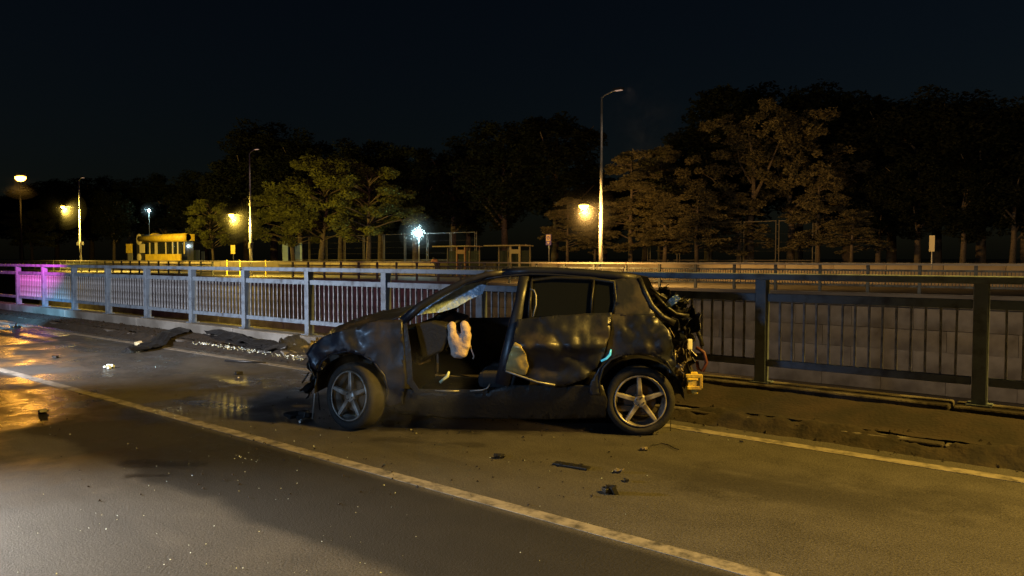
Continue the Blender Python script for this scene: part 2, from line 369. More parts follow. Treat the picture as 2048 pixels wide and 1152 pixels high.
# ------------------------------------------------------------------ near railing
T0 = .86; SP = 2.0; ZB = .285; ZTOP = 1.458
YRL = 7.87
nr = thing('railing', (0, YRL, ZB), 'blue grey steel railing with thin balusters standing on the plinth behind the wreck', 'railing')
postm = MB().box((0, 0, (ZTOP-ZB)/2-.03), (.115, .12, ZTOP-ZB-.06)).mesh('post', M_rail)
basem = MB().box((0, 0, .008), (.2, .2, .016)).mesh('base_plate', M_rail)
railm = MB().box((0, 0, 0), (SP-.135, .05, .085)).mesh('middle_rail', M_rail)
botm = MB().box((0, 0, 0), (SP-.135, .05, .075)).mesh('bottom_rail', M_rail)
balm = MB().box((0, 0, 0), (.018, .028, 1.165-.535)).mesh('baluster', M_bal)
for k in range(-2, 13):
    x = -(T0+SP*k)
    link('post', postm, nr, (x, 0, 0), .006)
    link('base_plate', basem, nr, (x, 0, 0))
    if k < 12:
        xm = x-SP/2
        link('middle_rail', railm, nr, (xm, -.005, 1.205-ZB), .006)
        link('bottom_rail', botm, nr, (xm, -.005, .505-ZB), .006)
        for j in range(14):
            xx = x-.07-(j+1)*(SP-.14)/15
            if k < 5 or True:
                link('baluster', balm, nr, (xx+rnd.uniform(-.004, .004), 0, .85-ZB), 0, (0, rnd.uniform(-.008, .008), 0))
xe = -(T0+SP*12)
for k in range(-1, 1): link('bottom_rail', botm, nr, (xe-SP*.5+0, -.005, .505-ZB)) if k == 0 else None
link('middle_rail', railm, nr, (xe-SP*.5, -.005, 1.205-ZB))
def toprail(x0, x1, dz=0, dy=0):
    MB().box(((x0+x1)/2, YRL-.004+dy, ZTOP-.035+dz), (abs(x1-x0), .125, .07)).build('top_rail', M_rail, nr, bevel=.008, origin=(0, YRL, ZB))
toprail(xe-1.6, -(T0+6*SP)-.1); toprail(-(T0+6*SP)+.0, 5, .004)

# ------------------------------------------------------------------ far railing
fr = thing('railing', (0, DR, ZF), 'distant dark railing on top of the far wall across the sunken road', 'railing')
fz = .0+.01
fp = MB().box((0, 0, .62), (.12, .12, 1.24)).mesh('post', M_farrail)
frail = MB().box((0, 0, 0), (SP-.13, .05, .08)).mesh('middle_rail', M_farrail)
bb = MB()
for k in range(-3, 62):
    x = -(6.02+SP*k)+0
    if 22 < k < 28: continue
    link('post', fp, fr, (x, 0, fz))
    link('middle_rail', frail, fr, (x-SP/2, 0, fz+.98)); link('bottom_rail', frail, fr, (x-SP/2, 0, fz+.32))
    if k < 45:
        for j in range(14):
            xx = x-.07-(j+1)*(SP-.14)/15; bb.box((xx, 0, fz+.65), (.03, .03, .6))
o = bb.build('balusters', M_farrail, fr); tag(o, kind='stuff')
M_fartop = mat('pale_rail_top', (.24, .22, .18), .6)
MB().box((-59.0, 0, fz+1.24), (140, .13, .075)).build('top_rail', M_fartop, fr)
# short yellow guard hoops where the far railing is broken
for i, px in enumerate((454, 480, 532)):
    p = at(px, 545, 35.6)
    one('guard_post', MB().tube([(p.x, p.y, ZF), (p.x, p.y, 1.5)], .045, 8), M_yellow,
        ['short yellow post left of the tall lamp post, first of three', 'short yellow post between two others beside the tall lamp post', 'short yellow post just right of the tall lamp post'][i], 'post', (p.x, p.y, ZF), 'yellow guard posts')

# ------------------------------------------------------------------ park wall (gap at the bus stop)
def pwall(px0, px1, label):
    x0, x1 = at(px0, 540, 47.).x, at(px1, 540, 47.).x
    t = thing('park_wall', ((x0+x1)/2, 47.1, ZF), label, 'wall')
    L_ = x1-x0; n_ = max(1, min(60, int(round(L_/3.0)))); w_ = L_/n_
    me = MB().box((0, 0, 0), (w_-.03, .24, 1.16)).mesh('wall_panel', M_wall); ce = MB().box((0, 0, 0), (w_-.012, .34, .09)).mesh('coping', M_conc)
    for i in range(n_):
        X = -L_/2+w_*(i+.5)
        link('wall_panel', me, t, (X, rnd.uniform(-.01, .01), .58)); link('coping', ce, t, (X, 0, 1.205))
pwall(-60, 874, 'low plastered park wall left of the bus shelters, lit yellow')
pwall(1058, 2300, 'low plastered park wall right of the bus shelters, below the tall fence')
MB_ = MB().box((0, 0, 0), (1, 1, 1))

# ------------------------------------------------------------------ tall street lamps with a lower lit lamp
def street_lamp(i, tpole, zl, label, upper=True):
    x = -tpole; y = 35.25
    t = thing('street_lamp', (x, y, ZF), label, 'street lamp', 'tall street lamps along the far road')
    o = (x, y, ZF)
    MB().tube([(0, 0, 0), (0, 0, 4.5), (0, 0, 4.6), (0, 0, 10.4)], [.13, .11, .09, .055], 12).build('pole', M_steel, t, True)
    MB().tube([(0, 0, 10.35), (.25, 0, 10.5), (.6, 0, 10.6), (.85, 0, 10.64)], .035, 8).build('arm', M_steel, t, True)
    hd = MB(); hd.box((1.05, 0, 10.68), (.6, .26, .11)).box((1.02, 0, 10.745), (.4, .18, .05)); h1 = hd.build('lamp_head', M_dark, t, bevel=.02)
    MB().box((1.08, 0, 10.615), (.4, .2, .02)).build('lens', M_lampoff, h1)
    # lower bracket lamp over the sunken road
    L_ = 1.75
    MB().tube([(0, 0, zl-ZF-.25), (0, -.7, zl-ZF-.02), (0, -L_+.2, zl-ZF+.08)], .03, 8).build('lower_arm', M_nearblack, t, True)
    h2 = MB().box((0, -L_, zl-ZF+.12), (.3, .55, .1)).build('lower_lamp_head', M_dark, t, bevel=.02)
    q = MB(); q.lathe([(.001, -.16), (.09, -.13), (.16, -.05), (.17, .02), (.001, .03)], 16, 'Z'); q.v = [(a*1.7, b*1.2-L_, c*1.35+zl-ZF+.0) for a, b, c in q.v]
    q.build('lit_lens', M_sodlens, h2, True)
    MB().box((0, 0, 2.6), (.30, .30, .5)).build('service_box', M_dark, t, bevel=.02) if i == 1 else None
    return Vector((x, y-L_, zl-.28))
halo_at = []
E = [(21.9, 4.45, 2600, (1.0, .52, .12)), (56.7, 5.25, 3600, (1.0, .66, .09)), (91.5, 7.45, 3000, (1.0, .66, .10))]
labs = ['tallest lamp post, rising behind the car roof, a lit orange lamp halfway up',
        'middle lamp post with a lit yellow lamp and a dark box on its shaft',
        'farthest lamp post at the left with a small lit lamp beside it']
for i, (tp, zl, en, c) in enumerate(E):
    p = street_lamp(i, tp, zl, labs[i])
    lamp('sodium_lamp_light', 'SPOT', p, en*(3.7, 3.7, 11)[i], c, .15, p+Vector((0, 1, -.38)), 160, .5)
    lamp('sodium_lamp_glow', 'POINT', p, 700, c, .15)
    halo_at.append((p, 1.0))
    lamp('upper_lamp_light', 'SPOT', (-tp+1.7, 35.25, ZF+10.75), 40, (1, .7, .5), .1, (-tp+1.9, 35.2, 0), 110, .6)
# lamp of the sunken road at far left
pL = at(41, 356, 15.0)
t = thing('street_lamp', (pL.x-.3, pL.y, ZT), 'bright orange lamp at the left edge on a dark pole in the sunken road', 'street lamp')
MB().tube([(-1.2, .45, 0), (-1.2, .45, pL.z-ZT-.1), (-.9, .35, pL.z-ZT+.12), (.3, 0, pL.z-ZT+.2)], [.06, .035, .025, .02], 10).build('pole', M_nearblack, t, True)
h = MB().box((.3, 0, pL.z-ZT+.16), (.75, .3, .12)).build('lamp_head', M_dark, t, bevel=.03)
q = MB(); q.lathe([(.001, -.10), (.12, -.08), (.2, -.02), (.2, .03), (.001, .05)], 16, 'Z'); q.v = [(a*2.0+.3, b*1.2, c*1.9+pL.z-ZT+.0) for a, b, c in q.v]; q.build('lit_lens', M_sodlens, h, True)
lamp('left_lamp_light', 'SPOT', pL-Vector((0, 0, .35)), 5000, (1.0, .50, .07), .25, pL+Vector((-.05, -.05, -1)), 140, .5)
lamp('left_lamp_forward_light', 'SPOT', pL-Vector((0, 0, .3)), 950, (1.0, .42, .04), .16, Vector((-12.5, 3.4, 0)), 30, 1.0)
lamp('left_lamp_glow', 'POINT', pL-Vector((0, 0, .1)), 400, (1.0, .50, .07), .12)
halo_at.append((pL, .8))
# further light in the sunken road comes from an added, unseen spot
# cool white park lights
def park_light(px, py, D, e, label, s=1.):
    p = at(px, py, D)
    t = thing('park_light', (p.x, p.y, ZP), label, 'lamp post')
    MB().tube([(0, 0, 0), (0, 0, p.z-ZP-.2)], [.06, .04], 8).build('pole', M_steel, t, True)
    q = MB(); q.lathe([(.001, -.25), (.12, -.22), (.25, 0), (.12, .22), (.001, .25)], 16, 'Z'); q.v = [(a*s, b*s, c*s+p.z-ZP) for a, b, c in q.v]
    q.build('lit_globe', M_ledlens, t, True)
    MB().lathe([(.001, .3), (.1, .28), (.22, .22), (.001, .24)], 14, 'Z').build('cap', M_dark, t).location = (0, 0, p.z-ZP)
    halo_at.append((p, 1.1*s))
    lamp('park_light_glow', 'POINT', p-Vector((0, .5, 0)), e, (.50, .90, 1.0), .3)
park_light(838, 466, 50.5, 420, 'glaring cool white park lamp left of the bus shelters', 1.25)
park_light(298, 421, 60, 220, 'small cool white park lamp above the yellow kiosk', .8)

# ------------------------------------------------------------------ tall park fence
fz0 = ZP; DF = 52.0
def tall_fence(t0, n, step, h_, label, sag=0):
    tt = thing('fence', (-t0, DF, ZP), label, 'fence')
    m1 = MB().box((-.11, 0, h_/2), (.05, .05, h_)).box((.11, 0, h_/2), (.05, .05, h_))
    for z in np.arange(.25, h_, .5): m1.box((0, 0, z), (.18, .02, .02))
    me = m1.mesh('post', M_fence); rm = MB().box((0, 0, 0), (step-.28, .04, .05)).mesh('top_rail', M_fence)
    wires = MB()
    for k in range(n):
        link('post', me, tt, (-k*step, 0, 0))
        if k < n-1:
            link('top_rail', rm, tt, (-k*step-step/2, 0, h_-.05), 0, (0, rnd.uniform(-.01, .01), 0))
            link('middle_rail', rm, tt, (-k*step-step/2, 0, h_*.08))
            for z in (.9, 1.5, 2.1): wires.box((-k*step-step/2, 0, z), (step-.28, .006, .006))
    wires.build('wires', M_fence, tt)
tall_fence(15.4, 6, 2.5, 3.05, 'tall fence with paired lattice posts under the orange lit trees at the right')
tall_fence(46.0, 10, 3.2, 2.9, 'tall park fence behind the cool white lamp, left of the shelters')

# ------------------------------------------------------------------ bus stop
def shelter(px0, px1, label, hoop):
    a, b = at(px0, 500, 45.8), at(px1, 500, 45.8); L_ = b.x-a.x
    t = thing('bus_shelter', ((a.x+b.x)/2, 45.8, ZF), label, 'bus shelter', 'bus shelters in the gap of the park wall')
    hh = 2.5
    f = MB()
    f.box((0, 0, hh), (L_, 1.7, .06))
    f.tube([(-L_/2, -.9, hh+.02), (L_/2, -.9, hh+.02)], .05, 8)
    for i in range(6): f.box((-L_/2+L_*(i+.5)/6, 0, hh+.05), (.05, 1.7, .05))
    f.build('roof', M_shel, t)
    for x in (-L_/2+.25, -L_/6, L_/6, L_/2-.25):
        MB().tube([(x, .7, 0), (x, .7, hh), (x, .1, hh+.08)], .045, 8).build('leg', M_shel, t, True)
    for s_ in (-L_/3, 0, L_/3): MB().box((s_, .72, 1.3), (L_/3-.25, .015, 1.7)).build('glass_panel', M_shglass, t)
    bn = MB().box((0, .45, .5), (L_*.6, .35, .05)); [bn.box((x, .45, .25), (.05, .3, .5)) for x in (-L_*.25, L_*.25)]; bn.build('bench', M_dark, t)
    ad = MB(); x0 = L_/2-.2 if hoop else L_/2-.6
    ad.box((x0-.9, -.7, 1.25), (.14, .1, 2.5)).box((x0, -.7, 1.25), (.14, .1, 2.5)).box((x0-.45, -.7, 2.05), (.76, .08, .34))
    ad.build('poster_frame', M_shel if hoop else M_red, t, bevel=.01)
    return t
shelter(880, 952, 'left bus shelter with a dull red panel at its end', False)
shelter(982, 1054, 'right bus shelter with a cream framed end and gabled roof edge', True)
p = at(1098, 480, 48.2)
t = thing('bus_stop_sign', (p.x, p.y, ZP), 'upright blue violet and orange stop sign on a pole right of the shelters', 'sign')
top = at(1098, 469, 48.2).z-ZP
MB().tube([(0, 0, 0), (0, 0, top)], .045, 8).build('pole', M_steel, t, True)
sg = MB().box((0, -.06, top-.42), (.50, .05, .86)).build('sign_plate', M_signblue, t, rz if False else False)
M_signo = mat('orange_white_sign_face', (.80, .55, .38), .5)
MB().box((0, -.092, top-.27), (.42, .012, .48)).build('upper_face', M_signo, sg)
ring = MB().lathe([(.10, -.006), (.145, -.006), (.145, .006), (.10, .006)], 20, 'Y', True); ring.v = [(a, b-.105, c+top-.27) for a, b, c in ring.v]; ring.build('ring_symbol', M_signblue, sg)
MB().box((0, -.105, top-.24), (.05, .008, .14)).build('hand_symbol', M_signblue, sg)
MB().add([(-.14, -.09, top-.60), (.14, -.09, top-.60), (0, -.09, top-.78), (-.14, -.1, top-.60), (.14, -.1, top-.60), (0, -.1, top-.78)], [(0, 1, 2), (5, 4, 3), (0, 3, 4, 1), (1, 4, 5, 2), (2, 5, 3, 0)]).build('arrow_symbol', M_signo, sg)
for (px, py, D, w_, h_, mt, lab) in ((466, 499, 48.0, .95, 1.05, M_yellow, 'small square yellow sign on a post below the middle orange lamp'),
                                (1864, 487, 44.0, .26, .85, M_cream, 'narrow pale sign on a thin post at the far right'),
                                (160, 487, 36.2, 2.0, .42, M_dark, 'wide dark name board on the farthest lamp post, left')):
    p = at(px, py, D); zb = ZP if D > 47 else ZF
    t = thing('road_sign', (p.x, p.y, zb), lab, 'sign')
    MB().tube([(0, .05, 0), (0, .05, p.z-zb+h_/2-.03)], .035, 8).build('pole', M_steel, t, True)
    MB().box((0, 0, p.z-zb), (w_, .03, h_)).build('sign_plate', mt, t, bevel=.012)
# person leaning at the kerb left of the shelters
def skin_body(name, pts, edges, mt, parent):
    me = bpy.data.meshes.new(name); me.from_pydata([p[:3] for p in pts], edges, []); me.materials.append(mt)
    o = link(name, me, parent); m = o.modifiers.new('skin', 'SKIN'); 
    for i, p in enumerate(pts): me.skin_vertices[0].data[i].radius = (p[3], p[3])
    me.skin_vertices[0].data[0].use_root = True
    s_ = o.modifiers.new('sub', 'SUBSURF'); s_.levels = 1; s_.render_levels = 2; return o
pp = at(873, 520, 44.6)
per = thing('person', (pp.x, pp.y, ZF), 'person in a tan jacket and dark trousers bending forward left of the shelters', 'person', rz=pi)
def ensure_skin(name, pts, edges, mt, parent):
    me = bpy.data.meshes.new(name); me.from_pydata([p[:3] for p in pts], edges, []); me.materials.append(mt)
    bm = bmesh.new(); bm.from_mesh(me); ly = bm.verts.layers.skin.verify()
    for v, p in zip(bm.verts, pts): v[ly].radius = (p[3], p[3]); v[ly].use_root = (v.index == 0)
    bm.to_mesh(me); bm.free()
    o = link(name, me, parent); o.modifiers.new('skin', 'SKIN'); s_ = o.modifiers.new('sub', 'SUBSURF'); s_.levels = 1; s_.render_levels = 2; return o
body = ensure_skin('body', [(0, 0, .95, .15), (.12, 0, 1.2, .17), (.25, 0, 1.42, .15), (.33, 0, 1.50, .06), (.42, 0, 1.60, .10),
    (.22, .2, 1.40, .06), (.38, .26, 1.15, .05), (.58, .2, 1.10, .04), (.22, -.2, 1.40, .06), (.38, -.26, 1.15, .05), (.58, -.2, 1.10, .04),
    (0, .1, .9, .1), (.05, .12, .5, .07), (-.05, .12, .08, .05), (.08, .12, .04, .045), (0, -.1, .9, .1), (.0, -.12, .5, .07), (-.12, -.12, .08, .05), (.02, -.12, .04, .045)],
    [(0, 1), (1, 2), (2, 3), (3, 4), (2, 5), (5, 6), (6, 7), (2, 8), (8, 9), (9, 10), (0, 11), (11, 12), (12, 13), (13, 14), (0, 15), (15, 16), (16, 17), (17, 18)], M_trou, per)
ensure_skin('jacket', [(.03, 0, 1.02, .17), (.13, 0, 1.2, .19), (.26, 0, 1.42, .165), (.22, .21, 1.40, .085), (.38, .27, 1.15, .07), (.22, -.21, 1.40, .085), (.38, -.27, 1.15, .07)],
    [(0, 1), (1, 2), (2, 3), (3, 4), (2, 5), (5, 6)], M_jacket, per)

# yellow kiosk behind the wall at left
a, b = at(284, 495, 52), at(373, 495, 52)
kx = (a.x+b.x)/2; KL = b.x-a.x
zt = at(335, 468, 52).z; z1 = at(335, 484, 52).z; z2 = at(335, 508, 52).z; z3 = at(335, 522, 52).z
k = thing('kiosk', (kx, 52, ZP), 'yellow kiosk with a rounded roof band and dark windows at far left', 'kiosk')
q = MB(); q.tube([(-KL/2, 0, (zt+z1)/2-ZP), (KL/2, 0, (zt+z1)/2-ZP)], (zt-z1)/2, 20); q.v = [(x, y*1.2, z) for x, y, z in q.v]; q.build('roof_band', M_yellow, k, True)
MB().box((0, .6, (zt+z1)/2-ZP), (KL, 1.2, (zt-z1)*.8)).build('roof', M_yellow, k)
MB().lathe([(.001, .35), (.4, .3), (.75, .1), (.8, 0)], 16, 'Z').build('roof_vent', M_yellow, k, True).location = (-KL*.22, .3, zt-ZP-.1)
MB().box((.0, -.1, (z2+z3)/2-ZP), (KL*.78, .3, z2-z3)).build('counter', M_yellow, k, bevel=.06)
MB().box((0, 1.2, (z1+ZP)/2-ZP), (KL*.95, .1, z1-ZP)).build('back_wall', M_dark, k)
for i, u in enumerate((-.33, -.2, -.165, .04, .19, .30, .44)):
    MB().box((KL*u, .1, (z1+z2)/2-ZP), (.16, .12, z1-z2)).build('window_post', M_cream, k)
for i in range(5): MB().box((KL*(-.38+.17*i), .25, (z1+z2)/2-ZP), (KL*.16, .03, z1-z2-.02)).build('window_pane', M_shglass, k)
for u, sz in ((-.49, .8), (-.46, .6)):
    pass
e = MB(); 
p1 = at(278, 479, 51.6); p2 = at(278, 515, 51.6); p3 = at(285, 497, 51.7); p4 = at(259, 497, 51.7)
def disc(p, r, nm):
    q = MB().lathe([(.001, -.06), (r*.9, -.06), (r, 0), (r, .1), (.001, .1)], 20, 'Y'); o = q.build(nm, M_cream, k, True); o.location = (p.x-kx, p.y-52, p.z-ZP)
disc(p1, .85, 'upper_disc'); disc(p2, .62, 'lower_disc')
MB().box((p1.x-kx, p1.y-52+.2, (p1.z+ZF)/2-ZP+.5), (2.2, .14, p1.z-ZF+.6)).build('end_panel', M_dark, k)
MB().box((p3.x-kx+.0, p3.y-52-.05, p3.z-ZP), (1.5, .1, 1.3)).build('dull_square_panel', M_cream, k)
MB().box((p4.x-kx, p4.y-52-.05, p4.z-ZP), (1.9, .1, 1.4)).build('bright_square_panel', M_yellow, k)
MB().box((p4.x-kx, p4.y-52+.1, (p4.z-ZP-.7)/2), (1.5, .08, p4.z-ZP-.7)).build('panel_leg', M_steel, k)
# pale lit hoarding panels right of the kiosk and a pale doorway among trees
M_paleT = mat('pale_teal_panel', (.45, .62, .62), .6)
for i, (x0, x1, y0, y1, D, lab) in enumerate(((366, 376, 486, 512, 54, 'slanted pale teal panel against the right end of the kiosk'),
        (386, 399, 500, 515, 56, 'small pale teal hoarding panel right of the kiosk'),
        (403, 409, 503, 515, 58, 'narrow pale teal panel farther right of the kiosk'),
        (565, 576, 482, 515, 62, 'tall pale doorway panel glowing under the yellow green pine'),
        (590, 604, 486, 515, 64, 'dim pale panel right of the tall pale doorway'))):
    p, q2 = at(x0, y0, D), at(x1, y1, D)
    one('hoarding_panel', MB().box(((p.x+q2.x)/2, D, (p.z+ZP)/2), (abs(q2.x-p.x), .08, p.z-ZP)), M_paleT, lab, 'panel', ((p.x+q2.x)/2, D, ZP))
lamp('hoarding_light', 'POINT', at(585, 480, 60), 60, (.6, .95, 1.0), .3)
lamp('kiosk_light', 'POINT', at(372, 492, 53), 90, (.7, .95, 1.0), .2)

# ------------------------------------------------------------------ trees
def leaves(cl, n, size, seed, flat=.5):
    rg = np.random.RandomState(seed)
    V = []; 
    C = np.array([c[0] for c in cl]); RR = np.array([c[1] for c in cl])
    vol = (RR[:, 0]*RR[:, 1]*RR[:, 2])**(2/3); idx = rg.choice(len(cl), n, p=vol/vol.sum())
    d = rg.normal(size=(n, 3)); d /= np.linalg.norm(d, axis=1)[:, None]
    r = rg.uniform(.45, 1.0, n)**.5
    r *= 1+.25*np.sin(d[:, 0]*7+idx)+.15*np.sin(d[:, 2]*11+idx*2)
    P = C[idx]+d*r[:, None]*RR[idx]
    a = rg.normal(size=(n, 3)); a[:, 2] *= flat; a /= np.linalg.norm(a, axis=1)[:, None]
    b = np.cross(a, rg.normal(size=(n, 3))); b /= np.linalg.norm(b, axis=1)[:, None]
    s = size*rg.uniform(.5, 1.3, n)[:, None]
    q = np.stack([P-a*s, P-b*s*.45, P+a*s, P+b*s*.45], 1).reshape(-1, 3)
    me = bpy.data.meshes.new('crown'); me.vertices.add(len(q)); me.vertices.foreach_set('co', q.ravel().astype('f'))
    me.loops.add(4*n); me.loops.foreach_set('vertex_index', np.arange(4*n, dtype='i'))
    me.polygons.add(n); me.polygons.foreach_set('loop_start', np.arange(0, 4*n, 4, dtype='i'))
    me.update(calc_edges=True); return me
def make_tree(kind, seed, leafmat, n=16000):
    rg = random.Random(seed); T = MB(); cl = []
    if kind == 'cedar':        # tiers of drooping flat boughs, 12 m tall
        T.tube([(0, 0, 0), (.1, 0, 4), (0, .1, 8), (.05, 0, 11.6)], [.22, .17, .1, .02], 8)
        z = 2.2
        while z < 11.3:
            nb = rg.randint(1, 3)
            for i in range(nb):
                a = rg.uniform(0, 2*pi); L = (4.6*(1-z/12.8)**.8+.5)*rg.uniform(.5, 1.2); up = rg.uniform(.05, .5)
                P_ = [Vector((cos(a)*L*u, sin(a)*L*u, z+L*(up*u*1.6-(.75*up+.16)*u*u*1.3))) for u in (0, .25, .5, .75, 1)]
                for q_ in P_[1:]: q_.x += rg.uniform(-.12, .12)*L; q_.y += rg.uniform(-.12, .12)*L
                T.tube(P_, [.07, .055, .04, .025, .01], 5)
                for u in (.35, .55, .75, .9, 1.0):
                    j = min(3, int(u*4)); p = P_[j].lerp(P_[j+1], u*4-j); w_ = .30*L*(1.2-u)+.15
                    for s_ in (-1, 0, 1):
                        if rg.random() < .25: continue
                        k_ = rg.uniform(.28, .55)
                        cl.append(((p.x-sin(a)*w_*s_+rg.uniform(-.15, .15), p.y+cos(a)*w_*s_, p.z-.12*abs(s_)+rg.uniform(-.18, .18)), (k_, k_, .12+.10*rg.random())))
            z += rg.uniform(.22, .55)
        sz = .15
    elif kind == 'pine':       # heavy cloud-like pads on a leaning stem
        T.tube([(0, 0, 0), (.2, 0, 3), (.6, .2, 6), (.5, 0, 9.5)], [.28, .22, .16, .05], 8)
        for i in range(40):
            z = rg.uniform(3.0, 11.4); a = rg.uniform(0, 2*pi); L = rg.uniform(.5, 1)*4.6*sqrt(max(.05, 1-((z-5.4)/6.6)**2))
            c = Vector((cos(a)*L+.4, sin(a)*L, z)); 
            T.tube([(.3, 0, max(2.4, z-1.4)), (c.x*.5, c.y*.5, z-.5), c], [.08, .06, .02], 5)
            for j in range(5):
                q = c+Vector((rg.gauss(0, .5), rg.gauss(0, .5), rg.gauss(0, .25))); cl.append((tuple(q), (.5+.3*rg.random(), .5+.3*rg.random(), .34)))
        sz = .15
    elif kind == 'open':       # big limbs with gaps, foliage off to one side
        limbs = [[(0, 0, 0), (-.1, 0, 4), (.2, 0, 6.5), (.1, .1, 10), (-.4, 0, 13.5)], [(.1, 0, 5.2), (-1.2, -.3, 6.6), (-2.6, -.5, 7.2), (-4.6, -.4, 7.4)],
                 [(.2, 0, 6.5), (1.4, 0, 9), (2.4, .3, 12)], [(-2.4, -.5, 7.1), (-3.4, -.8, 8.6), (-4.6, -.8, 9.4)], [(0, 0, 8), (-1.2, .3, 10), (-1.6, .2, 12.5)]]
        for L, r0 in zip(limbs, (.34, .17, .2, .09, .12)): T.tube(L, [r0*(1-.8*i/(len(L)-1)) for i in range(len(L))], 8)
        for i in range(95):
            b = rg.choice(limbs[0][2:]+limbs[1][3:]+limbs[2][1:]+limbs[2][1:]+limbs[3][2:]+limbs[4][1:])
            c = Vector(b)+Vector((rg.gauss(.6, 1.5), rg.gauss(0, 1.3), rg.gauss(.3, 1.2))); s_ = rg.uniform(.4, .9)
            cl.append((tuple(c), (s_, s_, s_*.7)))
        sz = .15
    else:                      # dome: broad rounded crown, 15 m tall
        T.tube([(0, 0, 0), (.1, 0, 3.5), (0, .2, 8), (.2, 0, 12)], [.36, .28, .2, .06], 8)
        for i in range(7):
            a = i*.9+rg.random(); T.tube([(0, 0, 3+i*.9), (cos(a)*1.8, sin(a)*1.8, 5.5+i*.9), (cos(a)*3.4, sin(a)*3.4, 7.2+i*.9)], [.14, .09, .03], 6)
        for i in range(150):
            d = Vector((rg.gauss(0, 1), rg.gauss(0, 1), rg.gauss(0, 1))).normalized(); rr = rg.uniform(.5, 1.0)
            c = Vector((d.x*4.6*rr, d.y*4.6*rr, 8.9+d.z*5.3*rr)); s_ = rg.uniform(.6, 1.15); cl.append((tuple(c), (s_, s_, s_*.7)))
        sz = .19
    cm = leaves(cl, n, sz, seed); cm.materials.append(leafmat); tm = T.mesh('trunk', M_bark, True)
    return tm, cm
TREES = {'cedar': [make_tree('cedar', s, M_leafcedar, 30000) for s in (1, 2, 3)], 'pine': [make_tree('pine', s, M_leafpine, 30000) for s in (4, 5)],
         'open': [make_tree('open', 6, M_leafcedar, 20000)], 'dome': [make_tree('dome', s, M_leafdark, 22000) for s in (7, 8, 9)]}
HT = {'cedar': 11.8, 'pine': 11.9, 'open': 14.5, 'dome': 14.7}
def tree(kind, px, pyt, D, label, group=None, wid=1., rz=None, v=None, name=None, D0=None):
    top = at(px, pyt, D); h_ = top.z-ZP; s_ = h_/HT[kind]
    tm, cm = TREES[kind][rnd.randrange(len(TREES[kind])) if v is None else v]
    nm = name or {'cedar': 'cedar_tree', 'pine': 'pine_tree', 'open': 'broad_tree', 'dome': 'broad_tree'}[kind]
    t = thing(nm, (top.x, D, ZP), label, 'tree', group, rnd.uniform(0, 6.28) if rz is None else rz)
    for n_, me in (('trunk', tm), ('crown', cm)):
        o = link(n_, me, t); o.scale = (s_*wid, s_*wid, s_)
    return t
# orange lit conifers right of the tallest lamp
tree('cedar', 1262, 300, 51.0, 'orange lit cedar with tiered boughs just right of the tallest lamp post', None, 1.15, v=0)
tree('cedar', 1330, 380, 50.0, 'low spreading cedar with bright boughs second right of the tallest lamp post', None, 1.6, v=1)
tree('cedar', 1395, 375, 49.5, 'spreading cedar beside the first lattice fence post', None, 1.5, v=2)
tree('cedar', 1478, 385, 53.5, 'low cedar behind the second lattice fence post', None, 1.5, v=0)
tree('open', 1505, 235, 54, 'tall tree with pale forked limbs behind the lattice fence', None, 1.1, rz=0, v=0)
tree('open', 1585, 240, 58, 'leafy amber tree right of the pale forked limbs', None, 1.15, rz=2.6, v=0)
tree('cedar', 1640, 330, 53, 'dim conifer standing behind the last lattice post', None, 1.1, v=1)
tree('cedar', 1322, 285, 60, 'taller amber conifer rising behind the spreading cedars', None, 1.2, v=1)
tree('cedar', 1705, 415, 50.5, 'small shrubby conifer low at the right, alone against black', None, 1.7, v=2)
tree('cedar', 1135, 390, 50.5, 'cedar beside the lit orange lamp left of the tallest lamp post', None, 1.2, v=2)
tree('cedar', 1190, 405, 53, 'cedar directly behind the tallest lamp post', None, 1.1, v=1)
# yellow-green pines at centre left
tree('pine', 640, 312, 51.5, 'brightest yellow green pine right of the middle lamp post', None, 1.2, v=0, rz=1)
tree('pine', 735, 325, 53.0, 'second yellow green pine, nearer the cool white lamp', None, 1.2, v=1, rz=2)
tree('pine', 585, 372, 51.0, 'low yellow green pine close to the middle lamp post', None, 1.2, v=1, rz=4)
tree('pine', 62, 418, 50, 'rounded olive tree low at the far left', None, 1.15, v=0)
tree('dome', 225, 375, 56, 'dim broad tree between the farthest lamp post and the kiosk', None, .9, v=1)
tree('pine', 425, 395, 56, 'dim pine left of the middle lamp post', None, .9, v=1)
# dark wood behind
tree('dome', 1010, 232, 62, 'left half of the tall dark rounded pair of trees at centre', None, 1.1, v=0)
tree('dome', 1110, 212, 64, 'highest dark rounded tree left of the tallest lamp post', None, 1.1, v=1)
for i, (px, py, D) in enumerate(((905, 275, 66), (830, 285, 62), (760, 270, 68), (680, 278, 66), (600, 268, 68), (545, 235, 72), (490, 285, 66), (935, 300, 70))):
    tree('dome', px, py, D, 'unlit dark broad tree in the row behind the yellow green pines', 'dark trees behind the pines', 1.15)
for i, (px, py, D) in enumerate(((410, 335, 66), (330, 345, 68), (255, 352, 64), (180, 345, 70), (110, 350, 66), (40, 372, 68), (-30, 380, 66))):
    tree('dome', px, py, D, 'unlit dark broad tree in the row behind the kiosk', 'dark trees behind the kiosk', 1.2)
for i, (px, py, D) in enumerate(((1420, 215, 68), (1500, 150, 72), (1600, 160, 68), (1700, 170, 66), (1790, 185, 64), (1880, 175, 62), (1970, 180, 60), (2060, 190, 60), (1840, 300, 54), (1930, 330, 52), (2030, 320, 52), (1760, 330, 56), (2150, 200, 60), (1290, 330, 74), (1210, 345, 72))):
    tree('dome', px, py, D, 'unlit dark broad tree in the black wood at the right', 'dark trees at the right', 1.2)

